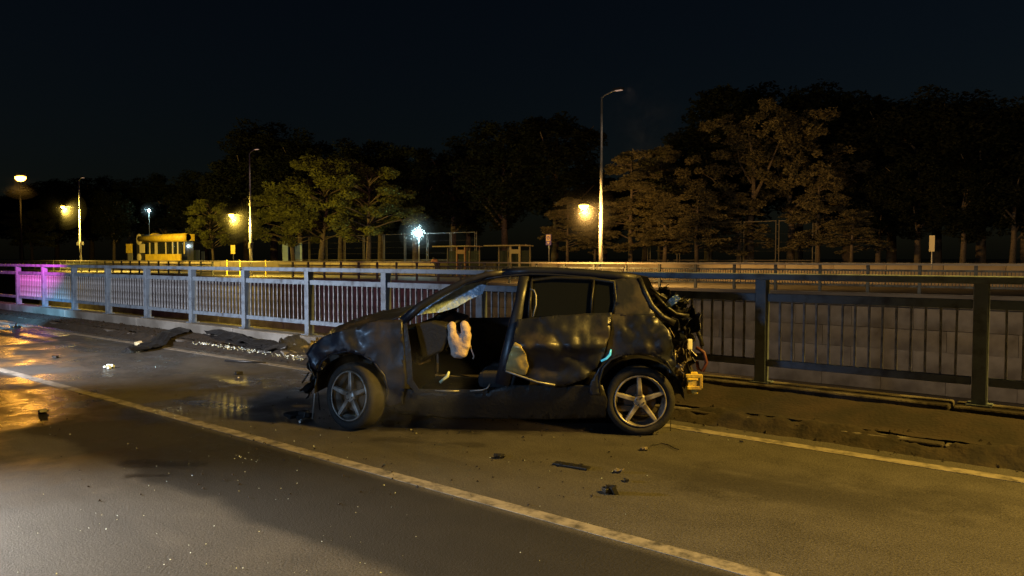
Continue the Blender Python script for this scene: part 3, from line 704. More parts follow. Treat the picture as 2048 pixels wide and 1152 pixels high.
# ------------------------------------------------------------------ THE WRECK
Pr = gp(1280, 872); Pf = gp(690, 858)
fw_ = (Pf-Pr).normalized(); ca = atan2(fw_.y, fw_.x); WB = 2.68
Rz = Matrix.Rotation(ca, 3, 'Z')
C0 = Pr - Rz @ Vector((0, .80, 0))
car = thing('wrecked_car', (C0.x, C0.y, 0), 'wrecked dark hatchback with its driver door gone and a pink airbag hanging out', 'car', rz=ca)
Ri = Rz.inverted()
def cp(px, py, yl):
    o = Ri @ (CAM-C0); d = Ri @ ray(px, py); t_ = (yl-o.y)/d.y; p = o+d*t_; return p
def side_y(x, z):
    y = .845-.02*((z-.6)/.4)**2 if z < .95 else .829-.40*(z-.95)
    if z < .3: y -= (.3-z)*.25
    if x > WB+.05: y -= .16*(x-WB-.05)+.35*(x-WB-.05)**2
    if x < -.15: y -= .10*(-.15-x)+.15*(-.15-x)**2
    return y
def loc(px, py, off=0.):
    y = .82
    for _ in range(5):
        p = cp(px, py, y+off); y = side_y(p.x, p.z)
    return cp(px, py, y+off)
def crump(p, a, sc=3., seed=0):
    q = Vector(p)*sc+Vector((seed*3.1, seed, 0))
    n1 = 1-abs(mn.noise(q))*2.4; n2 = 1-abs(mn.noise(q*2.3+Vector((5, 1, 2))))*2.4
    return a*(n1*.6+n2*.35+mn.noise(q*6)*.2)
def panel(name, outline, mt, yf, amp=0., csc=3., seed=0, res=.05, th=.012, parent=None, px=True, ampf=None, sub=None, smooth=False):
    P = []
    for a in outline:
        if px:
            y = .8
            for _ in range(6):
                q = cp(a[0], a[1], y); y = yf(q.x, q.z)
            P.append((q.x, q.z))
        else: P.append(a)
    D_ = []
    for i in range(len(P)):
        a, b = Vector(P[i]), Vector(P[(i+1) % len(P)]); n_ = max(1, int((b-a).length/res))
        for k_ in range(n_): D_.append(a.lerp(b, k_/n_))
    nb = len(D_)
    xs = [p.x for p in D_]; zs = [p.y for p in D_]; rg = random.Random(seed+5)
    pts = list(D_)
    x = min(xs)+res/2
    while x < max(xs):
        z = min(zs)+res/2
        while z < max(zs):
            pts.append(Vector((x+rg.uniform(-.3, .3)*res, z+rg.uniform(-.3, .3)*res))); z += res
        x += res
    r = delaunay_2d_cdt(pts, [], [list(range(nb))], 1, 1e-5)
    vv = []
    for p in r[0]:
        y = yf(p.x, p.y); a_ = amp*(ampf(p.x, p.y) if ampf else 1)
        dy = crump((p.x, 0, p.y), a_, csc, seed) if a_ else 0
        dx = crump((p.y, 3, p.x), a_*.35, csc*1.3, seed+1) if a_ else 0
        vv.append((p.x+dx, y+dy, p.y+(dx*.5)))
    me = bpy.data.meshes.new(name); me.from_pydata(vv, [], r[2]); me.materials.append(mt); me.update()
    if smooth: me.polygons.foreach_set('use_smooth', [True]*len(me.polygons))
    o = link(name, me, parent or car)
    if th:
        s_ = o.modifiers.new('solid', 'SOLIDIFY'); s_.thickness = th; s_.offset = 0
    return o
def smoothq(o):
    o.data.polygons.foreach_set('use_smooth', [True]*len(o.data.polygons)); return o

# --- left front wing
arch_f = [(772, 812), (776, 780), (768, 750), (748, 724), (722, 708), (694, 702), (664, 708), (645, 722), (636, 742)]
smoothq(panel('front_wing', [(806, 640), (810, 700), (812, 760), (806, 808)]+arch_f+[(626, 730), (618, 708), (628, 690), (650, 672), (700, 657), (760, 640)], M_paint, side_y, .032, 3.2, 1, .035,
      ampf=lambda x, z: .5+1.3*max(0, min(1, (x-2.35)/.7)) ))
lip = MB().tube([loc(a, b, .012) for a, b in arch_f], .011, 6); lip.build('arch_lip', M_paint, car, True)
# --- sill
smoothq(panel('sill', [(800, 775), (850, 783), (975, 783), (1010, 770), (1205, 770), (1215, 800), (1212, 835), (1100, 838), (900, 836), (790, 826), (786, 800)], M_black, lambda x, z: side_y(x, z)-.03, .008, 2., 2, .05))
# --- rear quarter panel with arch
arch_r = [(1200, 790), (1198, 762), (1206, 736), (1222, 719), (1248, 709), (1280, 706), (1310, 709), (1334, 724), (1348, 748)]
smoothq(panel('rear_quarter_panel', [(1222, 628), (1220, 660), (1212, 700), (1202, 730), (1180, 765), (1180, 790)]+arch_r+[(1352, 720), (1348, 690), (1340, 664), (1322, 642), (1306, 630)], M_paint, side_y, .07, 3.0, 4, .028,
      ampf=lambda x, z: .25+1.1*max(0, min(1, (.25-x)/.55))))
lip = MB().tube([loc(a, b, .012) for a, b in arch_r], .012, 6); lip.build('arch_lip', M_paint, car, True)
# --- pillars and roof rail
def strip(name, pxs, wid, mt, seed=0, th=.05, smooth=True, off=-.01, parent=None):
    mb = MB(); P = [loc(a, b, off) for a, b in pxs]
    vs = []
    for i, p in enumerate(P):
        d = (P[min(i+1, len(P)-1)]-P[max(i-1, 0)]).normalized(); nrm = Vector((0, 1, .25)).normalized(); s_ = d.cross(nrm).normalized()
        w_ = wid[i] if isinstance(wid, (list, tuple)) else wid
        for (u, v) in ((-.5, -.5), (-.42, .4), (0, .5), (.42, .4), (.5, -.5)): vs.append(p+s_*w_*u+nrm*th*v)
    n_ = 5; fs = []
    for i in range(len(P)-1):
        for j in range(n_): fs.append((i*n_+j, i*n_+(j+1) % n_, (i+1)*n_+(j+1) % n_, (i+1)*n_+j))
    fs += [tuple(range(n_))[::-1], tuple((len(P)-1)*n_+j for j in range(n_))]
    return mb.add(vs, fs).build(name, mt, parent or car, smooth)
strip('front_pillar', [(806, 642), (840, 612), (885, 585), (930, 562), (975, 549), (1010, 544)], [.085, .075, .065, .06, .06, .06], M_paint)
strip('door_pillar', [(1050, 545), (1040, 600), (1030, 650), (1018, 710), (1004, 770)], [.11, .10, .13, .16, .15], M_paint, off=-.03)
strip('roof_rail', [(1005, 545), (1060, 541), (1120, 542), (1180, 546), (1240, 552), (1272, 557)], .07, M_paint)
panel('door_gap_seal', [(806, 640), (814, 642), (822, 700), (826, 760), (838, 778), (975, 779), (975, 786), (832, 786), (814, 766), (810, 700)], M_black, lambda x, z: side_y(x, z)-.005, 0, 1, 0, .06, .01)
sl = MB().tube([loc(a, b, .006) for a, b in ((870, 781), (895, 782), (918, 782))], .006, 6)
sl.tube([loc(a, b, .006) for a, b in ((940, 782), (965, 780), (975, 776), (980, 768))], .007, 6); sl.build('scuffed_sill_trim', M_steel, car, True)
# --- rear door: crushed outward, hanging
def rdy(x, z):
    y = side_y(x, z)
    return y
def bulge(x, z):     # belly and diagonal creases of the crushed skin
    p1_ = loc(1100, 690); d = hypot(x-p1_.x, (z-p1_.z)*1.4)
    c = side_y(x, z)+.085*math.exp(-(d/.30)**2)
    q = loc(1035, 715); c += .06*math.exp(-(hypot(x-q.x, z-q.z)/.13)**2)
    ln = (z-.95)-(x-.55)*.9; c -= .02*math.exp(-((ln+.25)/.06)**2)
    c += .05*math.exp(-((z-.83)/.05)**2)
    return c
smoothq(panel('rear_door', [(1036, 640), (1100, 634), (1160, 630), (1226, 626), (1222, 660), (1210, 706), (1196, 735), (1170, 758), (1130, 772), (1098, 772), (1060, 762), (1030, 750), (1010, 742), (1018, 712), (1028, 680)], M_paint, bulge, .055, 2.1, 5, .028, .02))
rd = [o for o in car.children if o.name.startswith('rear_door')][0]
strip('window_frame', [(1058, 640), (1060, 600), (1064, 560), (1110, 556), (1180, 558), (1228, 564), (1232, 600), (1226, 630)], .035, M_black, parent=rd)
strip('quarter_window_bar', [(1188, 560), (1184, 595), (1182, 630)], .022, M_black, parent=rd)
panel('window_pane', [(1063, 565), (1110, 558), (1182, 561), (1180, 628), (1064, 634)], M_tint, lambda x, z: side_y(x, z)-.02, 0, 1, 0, .1, .005, parent=rd)
panel('quarter_window_pane', [(1190, 562), (1226, 567), (1226, 625), (1186, 628)], M_tint, lambda x, z: side_y(x, z)-.02, 0, 1, 0, .1, .005, parent=rd)
wl = MB().tube([loc(a, b, .012) for a, b in ((1066, 634), (1072, 610), (1072, 590), (1068, 580), (1060, 578))], .006, 6); wl.build('bent_glass_edge_trim', M_steel, rd, True)
MB().tube([loc(a, b, .11) for a, b in ((1011, 742), (1040, 752), (1075, 764), (1110, 770))], .008, 6).build('torn_door_edge', M_steel, rd, True)
M_yp = mat('lamp_yellow_door_metal', (.60, .50, .18), .3, .15, col2=(.40, .33, .15), vscale=9, bump=.2, bscale=9)  # yellow highlight of the sodium lamp put into the metal's colour
smoothq(panel('peeled_inner_skin', [(1012, 738), (1018, 712), (1030, 684), (1042, 690), (1052, 708), (1058, 732), (1052, 750), (1034, 748)], M_yp, lambda x, z: bulge(x, z)+.045, .02, 5, 8, .02, .006, parent=rd))
# --- rear pillar
smoothq(panel('rear_pillar', [(1228, 560), (1262, 555), (1284, 560), (1292, 585), (1302, 612), (1310, 632), (1226, 632), (1232, 600)], M_paint, lambda x, z: side_y(x, z), .012, 3, 9, .035))
strip('tailgate_pillar', [(1278, 556), (1290, 584), (1304, 612), (1325, 634), (1350, 646)], .05, M_black, off=.0)
# --- roof
def roofz(x): # profile from near side rail pixels
    pts = RP
    if x >= pts[0][0]: return pts[0][1]
    for (a, za), (b, zb) in zip(pts, pts[1:]):
        if a >= x >= b: return zb+(za-zb)*(x-b)/(a-b)
    return pts[-1][1]
RP = []
for a, b in ((930, 556), (970, 544), (1010, 538), (1060, 535), (1120, 536), (1180, 540), (1240, 546), (1284, 553)):
    q = cp(a, b, .40); RP.append((q.x, q.z))
RP.sort(reverse=True)
vs, fs = [], []; nx, ny = 22, 15
for i in range(nx):
    x = RP[0][0]+(RP[-1][0]-RP[0][0])*i/(nx-1)
    for j in range(ny):
        v = -1+2*j/(ny-1); hw = .60+(.03 if 3 < i < 18 else 0); y = v*hw
        z = roofz(x)-.035*abs(v)**2.2-.02*max(0, abs(v)-.85)/.15 + .014*mn.noise((x*2.5, y*2.5, 3))
        vs.append((x, y, z))
fs = [(i*ny+j, (i+1)*ny+j, (i+1)*ny+j+1, i*ny+j+1) for i in range(nx-1) for j in range(ny-1)]
o = MB().add(vs, fs).build('roof', M_paint, car, True); s_ = o.modifiers.new('solid', 'SOLIDIFY'); s_.thickness = .02
q = cp(1243, 547, .0); MB().tube([q-Vector((0, 0, .02)), q+Vector((-.03, 0, .07)), q+Vector((-.05, 0, .12))], [.006, .004, .003], 6).build('antenna', M_red, car, True)
# --- bonnet, crumpled
BP = [cp(a, b, .55) for a, b in ((812, 622), (780, 630), (740, 640), (700, 651), (665, 664), (640, 682), (632, 700))]
vs = []; ny = 19; BQ = []
for i in range(len(BP)-1):
    for k_ in range(4): BQ.append(BP[i].lerp(BP[i+1], k_/4))
BQ.append(BP[-1])
for i, b in enumerate(BQ):
    for j in range(ny):
        v = -1+2*j/(ny-1); hw = min(.76, side_y(b.x, .85)-.03); y = v*hw
        u = i/len(BQ); z = b.z-.05*abs(v)**3+.02*(1-v*v) + crump((b.x, y, 0), .02+.05*u*(v < .5), 2.6, 4)
        if v < 0: z += .10*u*(-v)
        vs.append((b.x+.03*mn.noise((y*3, b.x, 0)), y, z))
n_ = len(BQ); fs = [(i*ny+j, (i+1)*ny+j, (i+1)*ny+j+1, i*ny+j+1) for i in range(n_-1) for j in range(ny-1)]
o = MB().add(vs, fs).build('bonnet', M_paint, car, True); o.modifiers.new('solid', 'SOLIDIFY').thickness = .012
# --- windscreen (between pillars) and scuttle
wa = [cp(a, b, .60) for a, b in ((822, 632), (880, 596), (962, 560))]
vs = []; nu, nv = 12, 15
for i in range(nu):
    p = wa[0].lerp(wa[2], i/(nu-1))
    for j in range(nv):
        v = -1+1.55*j/(nv-1); hw = .68-.12*i/(nu-1); vs.append((p.x+.10*(1-v*v), v*hw, p.z+.012*mn.noise((i*.7, v*5, 0))-.02*(i/nu)))
fs = [(i*nv+j, (i+1)*nv+j, (i+1)*nv+j+1, i*nv+j+1) for i in range(nu-1) for j in range(nv-1) if not (j < 8 and 2 < i < 9)]
MB().add(vs, fs).build('windscreen', M_wind, car, True)
M_sag = mat('crazed_glass_sheet', (.60, .78, 1.0), .22, 0, col2=(.34, .48, .66), vscale=16, bump=1.0, bscale=14, spec=1.0, detail=8)
sg_ = panel('sagging_windscreen', [(821, 633), (846, 608), (886, 589), (936, 568), (958, 566), (972, 571), (966, 588), (938, 600), (914, 615), (884, 624), (856, 627)], M_sag, lambda x, z: .62-.28*(z-.9), .012, 7, 11, .025, .006)
# --- right side
def ry(x, z): return -side_y(x, z)
XR0 = cp(1022, 700, .8).x; XA = cp(808, 700, .8).x
ZBELT = .93
panel('right_front_door', [(XR0, .28), (XA, .28), (XA, .93), (XR0, .95)], M_paint, ry, .01, 3, 2, .08, px=False)
panel('right_rear_door', [(.42, .28), (XR0-.02, .28), (XR0-.02, .95), (.30, .97), (.30, .7)], M_paint, ry, .01, 3, 3, .08, px=False)
panel('right_wing', [(XA+.02, .28), (WB-.36, .30), (WB-.25, .6), (WB, .68), (WB+.28, .55), (WB+.42, .55), (WB+.35, .78), (XA+.02, .90)], M_paint, ry, .02, 3, 4, .06, px=False)
panel('right_quarter_panel', [(.40, .3), (.28, .7), (.28, .97), (-.45, .95), (-.5, .5), (-.34, .4), (-.2, .65), (0, .7), (.25, .6), (.34, .3)], M_paint, ry, .02, 3, 5, .06, px=False)
def rstrip(name, pts, wd):
    mb = MB(); mb.tube([(x, -side_y(x, z)+.02, z) for x, z in pts], wd, 8); mb.build(name, M_paint, car, True)
zr = RP[len(RP)//2][1]-.06
rstrip('right_front_pillar', [(XA+.02, .90), (XA-.35, 1.22), (RP[0][0]-.1, zr-.03)], .06)
rstrip('right_door_pillar', [(XR0, .93), (XR0-.06, zr)], .045)
rstrip('right_roof_rail', [(RP[0][0]-.1, zr-.03), (.9, zr+.01), (.1, zr-.03)], .035)
panel('right_rear_pillar', [(.28, .95), (-.42, .95), (-.18, zr-.05), (.05, zr), (.12, zr)], M_paint, ry, .01, 3, 6, .08, px=False)
panel('right_rear_window', [(XR0-.1, .95), (XR0-.1, zr-.02), (.15, zr-.02), (.28, .97)], M_tint, lambda x, z: ry(x, z)+.02, 0, 1, 0, .2, .005, px=False)
# --- floor, firewall, engine bay, boot
MB().box((1.2, 0, .24), (2.5, 1.5, .05)).build('floor_pan', M_rust, car)
fwl = MB().box((XA+.05, 0, .58), (.06, 1.45, .66)); fwl.build('firewall', M_trim, car)
en = MB()
for i in range(26):
    c = (rnd.uniform(WB-.35, WB+.42), rnd.uniform(-.55, .42), rnd.uniform(.35, .72)); en.box(c, (rnd.uniform(.08, .3), rnd.uniform(.08, .3), rnd.uniform(.06, .2)), rnd.uniform(-.6, .6))
en.build('engine_block', M_rust, car, bevel=.01)
for sx in (0, WB):
    q = MB(); pr = [(.37, -.80+.0), (.37, -.5)] ; q2 = MB()
    n_ = 16; vs = []
    for i in range(n_+1):
        a = pi*i/n_
        for yy in (.44, .78): vs.append((sx+.40*cos(a), yy, .33+.38*sin(a)))
    q2.add(vs, [(2*i, 2*i+1, 2*i+3, 2*i+2) for i in range(n_)]); vs2 = [(sx+.40*cos(pi*i/n_), .44, .33+.38*sin(pi*i/n_)) for i in range(n_+1)]
    q2.add(vs2, [tuple(range(n_+1))]); q2.build('wheel_housing', M_black, car, True)
# cabin
db = MB(); 
pd = [cp(a, b, .5) for a, b in ((835, 646), (870, 640), (900, 648), (905, 668), (890, 700), (850, 715))]
vs = [(p.x, .66, p.z) for p in pd]+[(p.x, -.66, p.z) for p in pd]; n_ = len(pd)
db.add(vs, [tuple(range(n_)), tuple(range(n_, 2*n_))[::-1]]+[(i, (i+1) % n_, (i+1) % n_+n_, i+n_) for i in range(n_)])
db.build('dashboard', M_trim, car, bevel=.02)
M_ins = mat('exposed_brown_insulation', (.055, .038, .022), .9, col2=(.05, .035, .02), vscale=9, bump=.5)
panel('footwell_lining', [(818, 660), (850, 655), (868, 690), (862, 722), (840, 730), (822, 720)], M_ins, lambda x, z: .60, .02, 6, 3, .04, .02)
sw = cp(908, 672, .36)
st = MB(); st.lathe([(.165+.014*cos(a), .014*sin(a)) for a in [2*pi*i/8 for i in range(8)]], 28, 'Y', True)
Mst = Matrix.Translation(sw) @ Matrix.Rotation(R(90-20), 4, 'Z') @ Matrix.Rotation(R(-22), 4, 'X')
st.box((0, 0, 0), (.32, .02, .04)); st.box((0, 0, -.08), (.04, .02, .16)); st.v = [tuple(Mst @ Vector(v)) for v in st.v]; st.build('steering_wheel', M_black, car, True)
col = MB().tube([sw, sw+Vector((.35, 0, -.15))], .035, 8); col.build('steering_column', M_black, car, True)
# airbag: two limp lobes joined below
def blob(name, blobs, mt, parent, amp=.012, res=3, vox=.014):
    bm = bmesh.new()
    for c, r in blobs:
        m_ = Matrix.Translation(Vector(c)) @ Matrix.Diagonal((r[0], r[1], r[2], 1)); bmesh.ops.create_icosphere(bm, subdivisions=3, radius=1, matrix=m_)
    me = bpy.data.meshes.new(name); bm.to_mesh(me); bm.free(); me.materials.append(mt); o = link(name, me, parent)
    rm = o.modifiers.new('remesh', 'REMESH'); rm.mode = 'VOXEL'; rm.voxel_size = vox; rm.use_smooth_shade = True
    sm = o.modifiers.new('smooth', 'SMOOTH'); sm.factor = .6; sm.iterations = 3
    tx = bpy.data.textures.new(name+'_wrinkle', 'CLOUDS'); tx.noise_scale = .05
    dm = o.modifiers.new('wrinkle', 'DISPLACE'); dm.texture = tx; dm.strength = amp*1.6; dm.texture_coords = 'LOCAL'
    return o
YA = .62
def ab(px_, py_, rx, rz_, ry_=.06, y=YA): q = cp(px_, py_, y); return ((q.x, q.y, q.z), (rx/212, ry_, rz_/212))
blob('airbag', [ab(904, 655, 9, 13), ab(905, 664, 11, 15), ab(907, 674, 13, 16), ab(911, 685, 15, 16), ab(929, 652, 9, 11), ab(932, 661, 10, 13), ab(933, 671, 10, 14), ab(930, 682, 12, 15), ab(926, 690, 15, 14), ab(919, 697, 20, 14), ab(919, 706, 18, 12)], M_cloth, car)
strap = MB().tube([cp(a, b, .6) for a, b in ((940, 690), (944, 702), (948, 712), (946, 718))], .008, 6); strap.build('airbag_strap', M_cloth, car, True)
def seat(name, x, y, lab=None):
    mb = MB().box((x, y, .45), (.5, .48, .16)); M2 = Matrix.Rotation(R(-14), 3, 'Y'); mb.box((x-.33, y, .78), (.14, .46, .62), 0, M2)
    o = mb.build(name, M_seat, car, bevel=.05); MB().box((x-.42, y, 1.14), (.10, .24, .16), 0, M2).build('headrest', M_seat, o, bevel=.03); return o
seat('driver_seat', 1.28, .34); seat('passenger_seat', 1.28, -.36); 
rs = MB().box((.45, 0, .45), (.5, 1.2, .18)).box((.18, 0, .78), (.14, 1.2, .5)); rs.build('rear_seat', M_seat, car, bevel=.05)
gm = MB(); gp_ = [cp(a, b, .66) for a, b in ((898, 743), (895, 752), (888, 758), (880, 765))]
gm.tube(gp_, [.010, .018, .014, .016], 6); gm.build('reflective_strip', M_hiv, car, True)
# --- wheels
def wheel(loc_, rz, ry_=0):
    pr = [(.228, .085), (.222, .10), (.232, .105), (.240, .095), (.228, .06), (.205, .02), (.205, -.08), (.235, -.10)]
    wh = MB().lathe(pr, 40, 'Y'); wh.lathe([(.001, .085), (.05, .085), (.062, .07), (.062, -.02), (.001, -.02)], 24, 'Y')
    w_ = wh.build('wheel', M_alloy, car, True); w_.location = loc_; w_.rotation_euler = (ry_, 0, rz)
    tp = [(.238, .088), (.262, .108), (.29, .105), (.312, .085), (.318, .05), (.318, -.05), (.312, -.085), (.285, -.105), (.238, -.10), (.236, 0)]
    MB().lathe(tp, 48, 'Y', True).build('tyre', M_rubber, w_, True)
    sp = MB(); 
    vs = [(-.022, .088, .05), (.022, .088, .05), (-.015, .098, .225), (.015, .098, .225), (-.028, .05, .05), (.028, .05, .05), (-.020, .06, .225), (.020, .06, .225)]
    sp.add(vs, [(0, 1, 3, 2), (4, 6, 7, 5), (0, 2, 6, 4), (1, 5, 7, 3), (2, 3, 7, 6), (0, 4, 5, 1)]); sm = sp.mesh('spoke', M_alloy)
    for i in range(5): link('spoke', sm, w_, None, .006, (0, 2*pi*i/5+R(3), 0))
    MB().lathe([(.001, .02), (.14, .02), (.15, .01), (.15, -.01), (.001, -.01)], 32, 'Y').build('brake_disc', M_disc, w_, False)
    nm_ = MB(); 
    for i in range(4): a = i*pi/2+.4; nm_.tube([(.036*cos(a), .08, .036*sin(a)), (.036*cos(a), .092, .036*sin(a))], .008, 6)
    nm_.build('wheel_bolts', M_dark, w_)
    return w_
wheel((0, .70, .318), 0)
wheel((WB+.0, .74, .312), R(-28), R(6))
wheel((0, -.70, .318), 0); wheel((WB, -.70, .312), R(-30))
MB().tube([(0, -.6, .3), (0, .6, .3)], .04, 8).build('rear_axle', M_rust, car, True)
MB().tube([(WB, -.6, .28), (WB-.05, .6, .28)], .03, 8).build('front_axle', M_rust, car, True)
# --- torn rear end
def sheetlet(name, c, sx, sz, mt, seed, amp=.06, rot=(0, 0, 0), parent=None, n_=9):
    vs = []; M3 = Matrix.Rotation(rot[2], 3, 'Z') @ Matrix.Rotation(rot[1], 3, 'Y') @ Matrix.Rotation(rot[0], 3, 'X')
    rg = random.Random(seed); e = [rg.uniform(.7, 1.15) for _ in range(4*n_)]
    for i in range(n_):
        for j in range(n_):
            u, v = (i/(n_-1)-.5), (j/(n_-1)-.5); p = Vector((u*sx*e[j], 0, v*sz*e[n_+i])); p.y = crump(p, amp, 1.2/max(sx, sz)*1.6, seed)
            p.x += crump((u, v, 1), amp*.3, 4, seed); vs.append(Vector(c)+M3 @ p)
    fs = [(i*n_+j, (i+1)*n_+j, (i+1)*n_+j+1, i*n_+j+1) for i in range(n_-1) for j in range(n_-1)]
    o = MB().add(vs, fs).build(name, mt, parent or car, False); s2 = o.modifiers.new('solid', 'SOLIDIFY'); s2.thickness = .006; return o
def C(px_, py_, y=.6): q = cp(px_, py_, y); return (q.x, y, q.z)
M_edge = M_metalbits
for i, (px_, py_, y, sx, sz, mt, rt) in enumerate((
    (1345, 668, .62, .24, .30, M_paint, (0, .5, -.7)), (1362, 700, .58, .22, .30, M_rust, (.2, .2, -.9)), (1350, 725, .60, .18, .25, M_metalbits, (0, .1, -.5)),
    (1368, 722, .5, .16, .22, M_metalbits, (.3, -.3, -1.1)), (1378, 690, .45, .25, .3, M_paint, (0, -.4, -1.2)), (1340, 745, .55, .2, .2, M_rust, (.3, .3, -.6)),
    (1385, 655, .3, .3, .34, M_paint, (.2, -.5, -1.3)), (1355, 650, .5, .3, .12, M_paint, (1.0, .3, -.6)), (1365, 760, .4, .2, .16, M_rust, (0, .2, -1)),
    (1375, 715, .2, .5, .5, M_paint, (0, 0, -1.5)), (1385, 735, -.3, .5, .35, M_rust, (0, 0, -1.6)), (1360, 640, .1, .5, .2, M_paint, (.9, .2, -1.4)))):
    sheetlet('torn_rear_panel', C(px_, py_, y), sx, sz, mt, 20+i, .05, rt)
bw = MB().box(C(1385, 765, .42), (.10, .55, .13), R(-8)); o = bw.build('bumper_beam', mat('yellow_ochre_bumper_bracket', (.80, .60, .10), .5, .0, col2=(.45, .32, .08), vscale=12, bump=.3), car, bevel=.012)
bx_ = MB().box(C(1388, 752, .70), (.15, .02, .035)).box(C(1388, 776, .70), (.13, .02, .035)).box(C(1402, 764, .70), (.03, .02, .12)); bx_.build('bumper_bracket', MATS['yellow_ochre_bumper_bracket'], car, bevel=.006)
hose = MB().tube([C(1392, 695, .5), C(1408, 705, .52), (*C(1413, 725, .52),), C(1406, 742, .5), C(1396, 738, .48), C(1394, 722, .48)], .016, 8); hose.build('hanging_hose', M_red, car, True)
for i, (pts, r_, y) in enumerate((([(1300, 575), (1318, 590), (1340, 602), (1358, 612), (1372, 624)], .016, .35), ([(1345, 600), (1362, 604), (1372, 600), (1378, 608)], .010, .45), ([(1352, 612), (1368, 608), (1380, 598)], .009, .3), ([(1310, 590), (1330, 612), (1352, 628), (1378, 632)], .02, .5), ([(1372, 625), (1390, 650), (1402, 680), (1404, 692)], .022, .1))):
    MB().tube([C(a, b, y) for a, b in pts], r_, 7).build('tailgate_remnant', M_black, car, True)
for i, (px_, py_, y, sx, sz) in enumerate(((1338, 604, .45, .26, .12), (1352, 618, .35, .26, .14), (1322, 592, .2, .22, .16), (1375, 640, .2, .2, .2))):
    sheetlet('torn_tailgate_trim', C(px_, py_, y), sx, sz, M_black, 50+i, .04, (.5, .55, -.5))
sheetlet('shattered_rear_glass', C(1348, 602, .55), .16, .07, M_wind, 61, .03, (.3, .6, -.5))
for i, (a, b) in enumerate((((1338, 655), (1352, 690)), ((1360, 684), (1368, 720)), ((1350, 700), (1345, 738)), ((1372, 690), (1380, 712)))):
    MB().tube([C(*a, .66), C((a[0]+b[0])/2+3, (a[1]+b[1])/2, .68), C(*b, .64)], .006, 6).build('bent_metal_rod', M_metalbits, car, True)
rl = MB().box(C(1379, 689, .6), (.05, .03, .10), .3).build('tail_lamp_remnant', M_white, car, bevel=.01)
# thin wire hanging behind rear wheel
MB().tube([C(1340, 800, .6), C(1342, 830, .66), C(1341, 862, .7)], .003, 5).build('dangling_wire', M_black, car, True)
# cyan reflection on the body, put in as a weakly glowing strip
MB().tube([loc(a, b, .03) for a, b in ((1222, 699), (1220, 709), (1213, 717), (1202, 722))], [.006, .011, .010, .009], 8).build('cyan_glint_strip', M_cyan, car, True)
# --- broken front end
for i, (px_, py_, y, sx, sz, mt, rt) in enumerate(((634, 692, .55, .16, .16, M_metalbits, (0, .3, .9)), (640, 715, .6, .12, .22, M_paint, (0, .1, 1.0)), (632, 740, .4, .2, .3, M_black, (0, .2, 1.2)), (650, 700, .2, .3, .3, M_rust, (.2, .2, 1.3)), (640, 740, -.2, .5, .4, M_black, (0, 0, 1.5)), (628, 700, .1, .4, .12, M_metalbits, (1., 0, 1.4)), (622, 770, .35, .3, .1, M_black, (.3, .5, 1.3)))):
    sheetlet('torn_front_panel', C(px_, py_, y), sx, sz, mt, 70+i, .04, rt)
for i, (pts, r_, y, mt) in enumerate((([(636, 700), (642, 712), (644, 730), (650, 742)], .007, .68, M_steel), ([(616, 712), (620, 735), (628, 752)], .006, .5, M_steel), ([(632, 757), (629, 795), (625, 838)], .008, .62, M_steel), ([(618, 745), (610, 757), (604, 766)], .009, .5, M_black), ([(634, 745), (636, 790), (640, 820)], .008, .5, M_black), ([(660, 662), (664, 672), (662, 682)], .006, .6, M_steel))):
    MB().tube([C(a, b, y) for a, b in pts], r_, 6).build('broken_front_strut', mt, car, True)
hl = MB(); 
for i in range(9): hl.box(C(rnd.uniform(632, 648), rnd.uniform(688, 735), .70), (rnd.uniform(.01, .035), .02, rnd.uniform(.01, .05)), rnd.uniform(0, 2))
hl.build('headlamp_shards', M_glassbits, car)
MB().box(C(905, 632, -.6), (.12, .10, .12)).build('right_door_mirror', M_black, car, bevel=.03)

# ------------------------------------------------------------------ debris on the road and pavement
def lump(px_, py_, s, mt, label, name='debris_piece', cat='debris', seed=0, z=0., fl=.5, n_=3):
    c = gp(px_, py_, z); mb = MB(); rg = random.Random(seed)
    for i in range(n_):
        M3 = Matrix.Rotation(rg.uniform(0, 6), 3, 'Z') @ Matrix.Rotation(rg.uniform(-.5, .5), 3, 'X')
        d = (s*rg.uniform(.4, 1), s*rg.uniform(.3, .7), s*fl*rg.uniform(.4, 1)); cz = max(d)*.28+.006
        mb.box((c.x+rg.uniform(-.4, .4)*s, c.y+rg.uniform(-.3, .3)*s, z+cz*rg.uniform(.8, 1.1)), d, 0, M3)
    return one(name, mb, mt, label, cat, (c.x, c.y, z), bevel=.004)
lump(1001, 918, .07, M_black, 'small black lump with a pale tip on the road below the car', seed=1)
lump(1222, 988, .10, M_black, 'largest black lump, nearest the camera right of centre', seed=2, fl=.8)
lump(1290, 901, .05, M_metalbits, 'pale scrap on the road just below the rear wheel', seed=3)
lump(1241, 946, .07, M_metalbits, 'twisted pale scrap between the flat black strip and the rear wheel', seed=4, n_=4, fl=.25)
lump(1252, 963, .04, M_black, 'tiny dark chip just above the largest black lump', seed=5, n_=2)
lump(475, 750, .10, M_black, 'dark fragment alone in the lane left of the front wheel', seed=6)
lump(477, 757, .035, M_white, 'tiny pale chip touching the dark fragment left of the front wheel', seed=16, n_=2)
lump(220, 737, .13, M_glassbits, 'pale translucent shard in the left lane', seed=7, fl=.3)
lump(112, 716, .09, M_black, 'small dark scrap near the left edge amid the orange reflection', seed=8)
lump(85, 827, .10, M_black, 'small dark scrap in the lower orange reflection', seed=9)
lump(276, 692, .16, M_cream, 'pale rounded piece at the kerb left of the dark heap', seed=10, n_=2)
lump(30, 655, .25, M_black, 'dark scrap near the kerb at the far left edge', seed=11, fl=.3)
lump(1161, 832, .16, M_metalbits, 'grey scrap under the car in front of the rear wheel', seed=12, fl=.3)
lump(600, 838, .20, M_black, 'black bracket lying left of the front wheel', seed=13, fl=.3, n_=4)
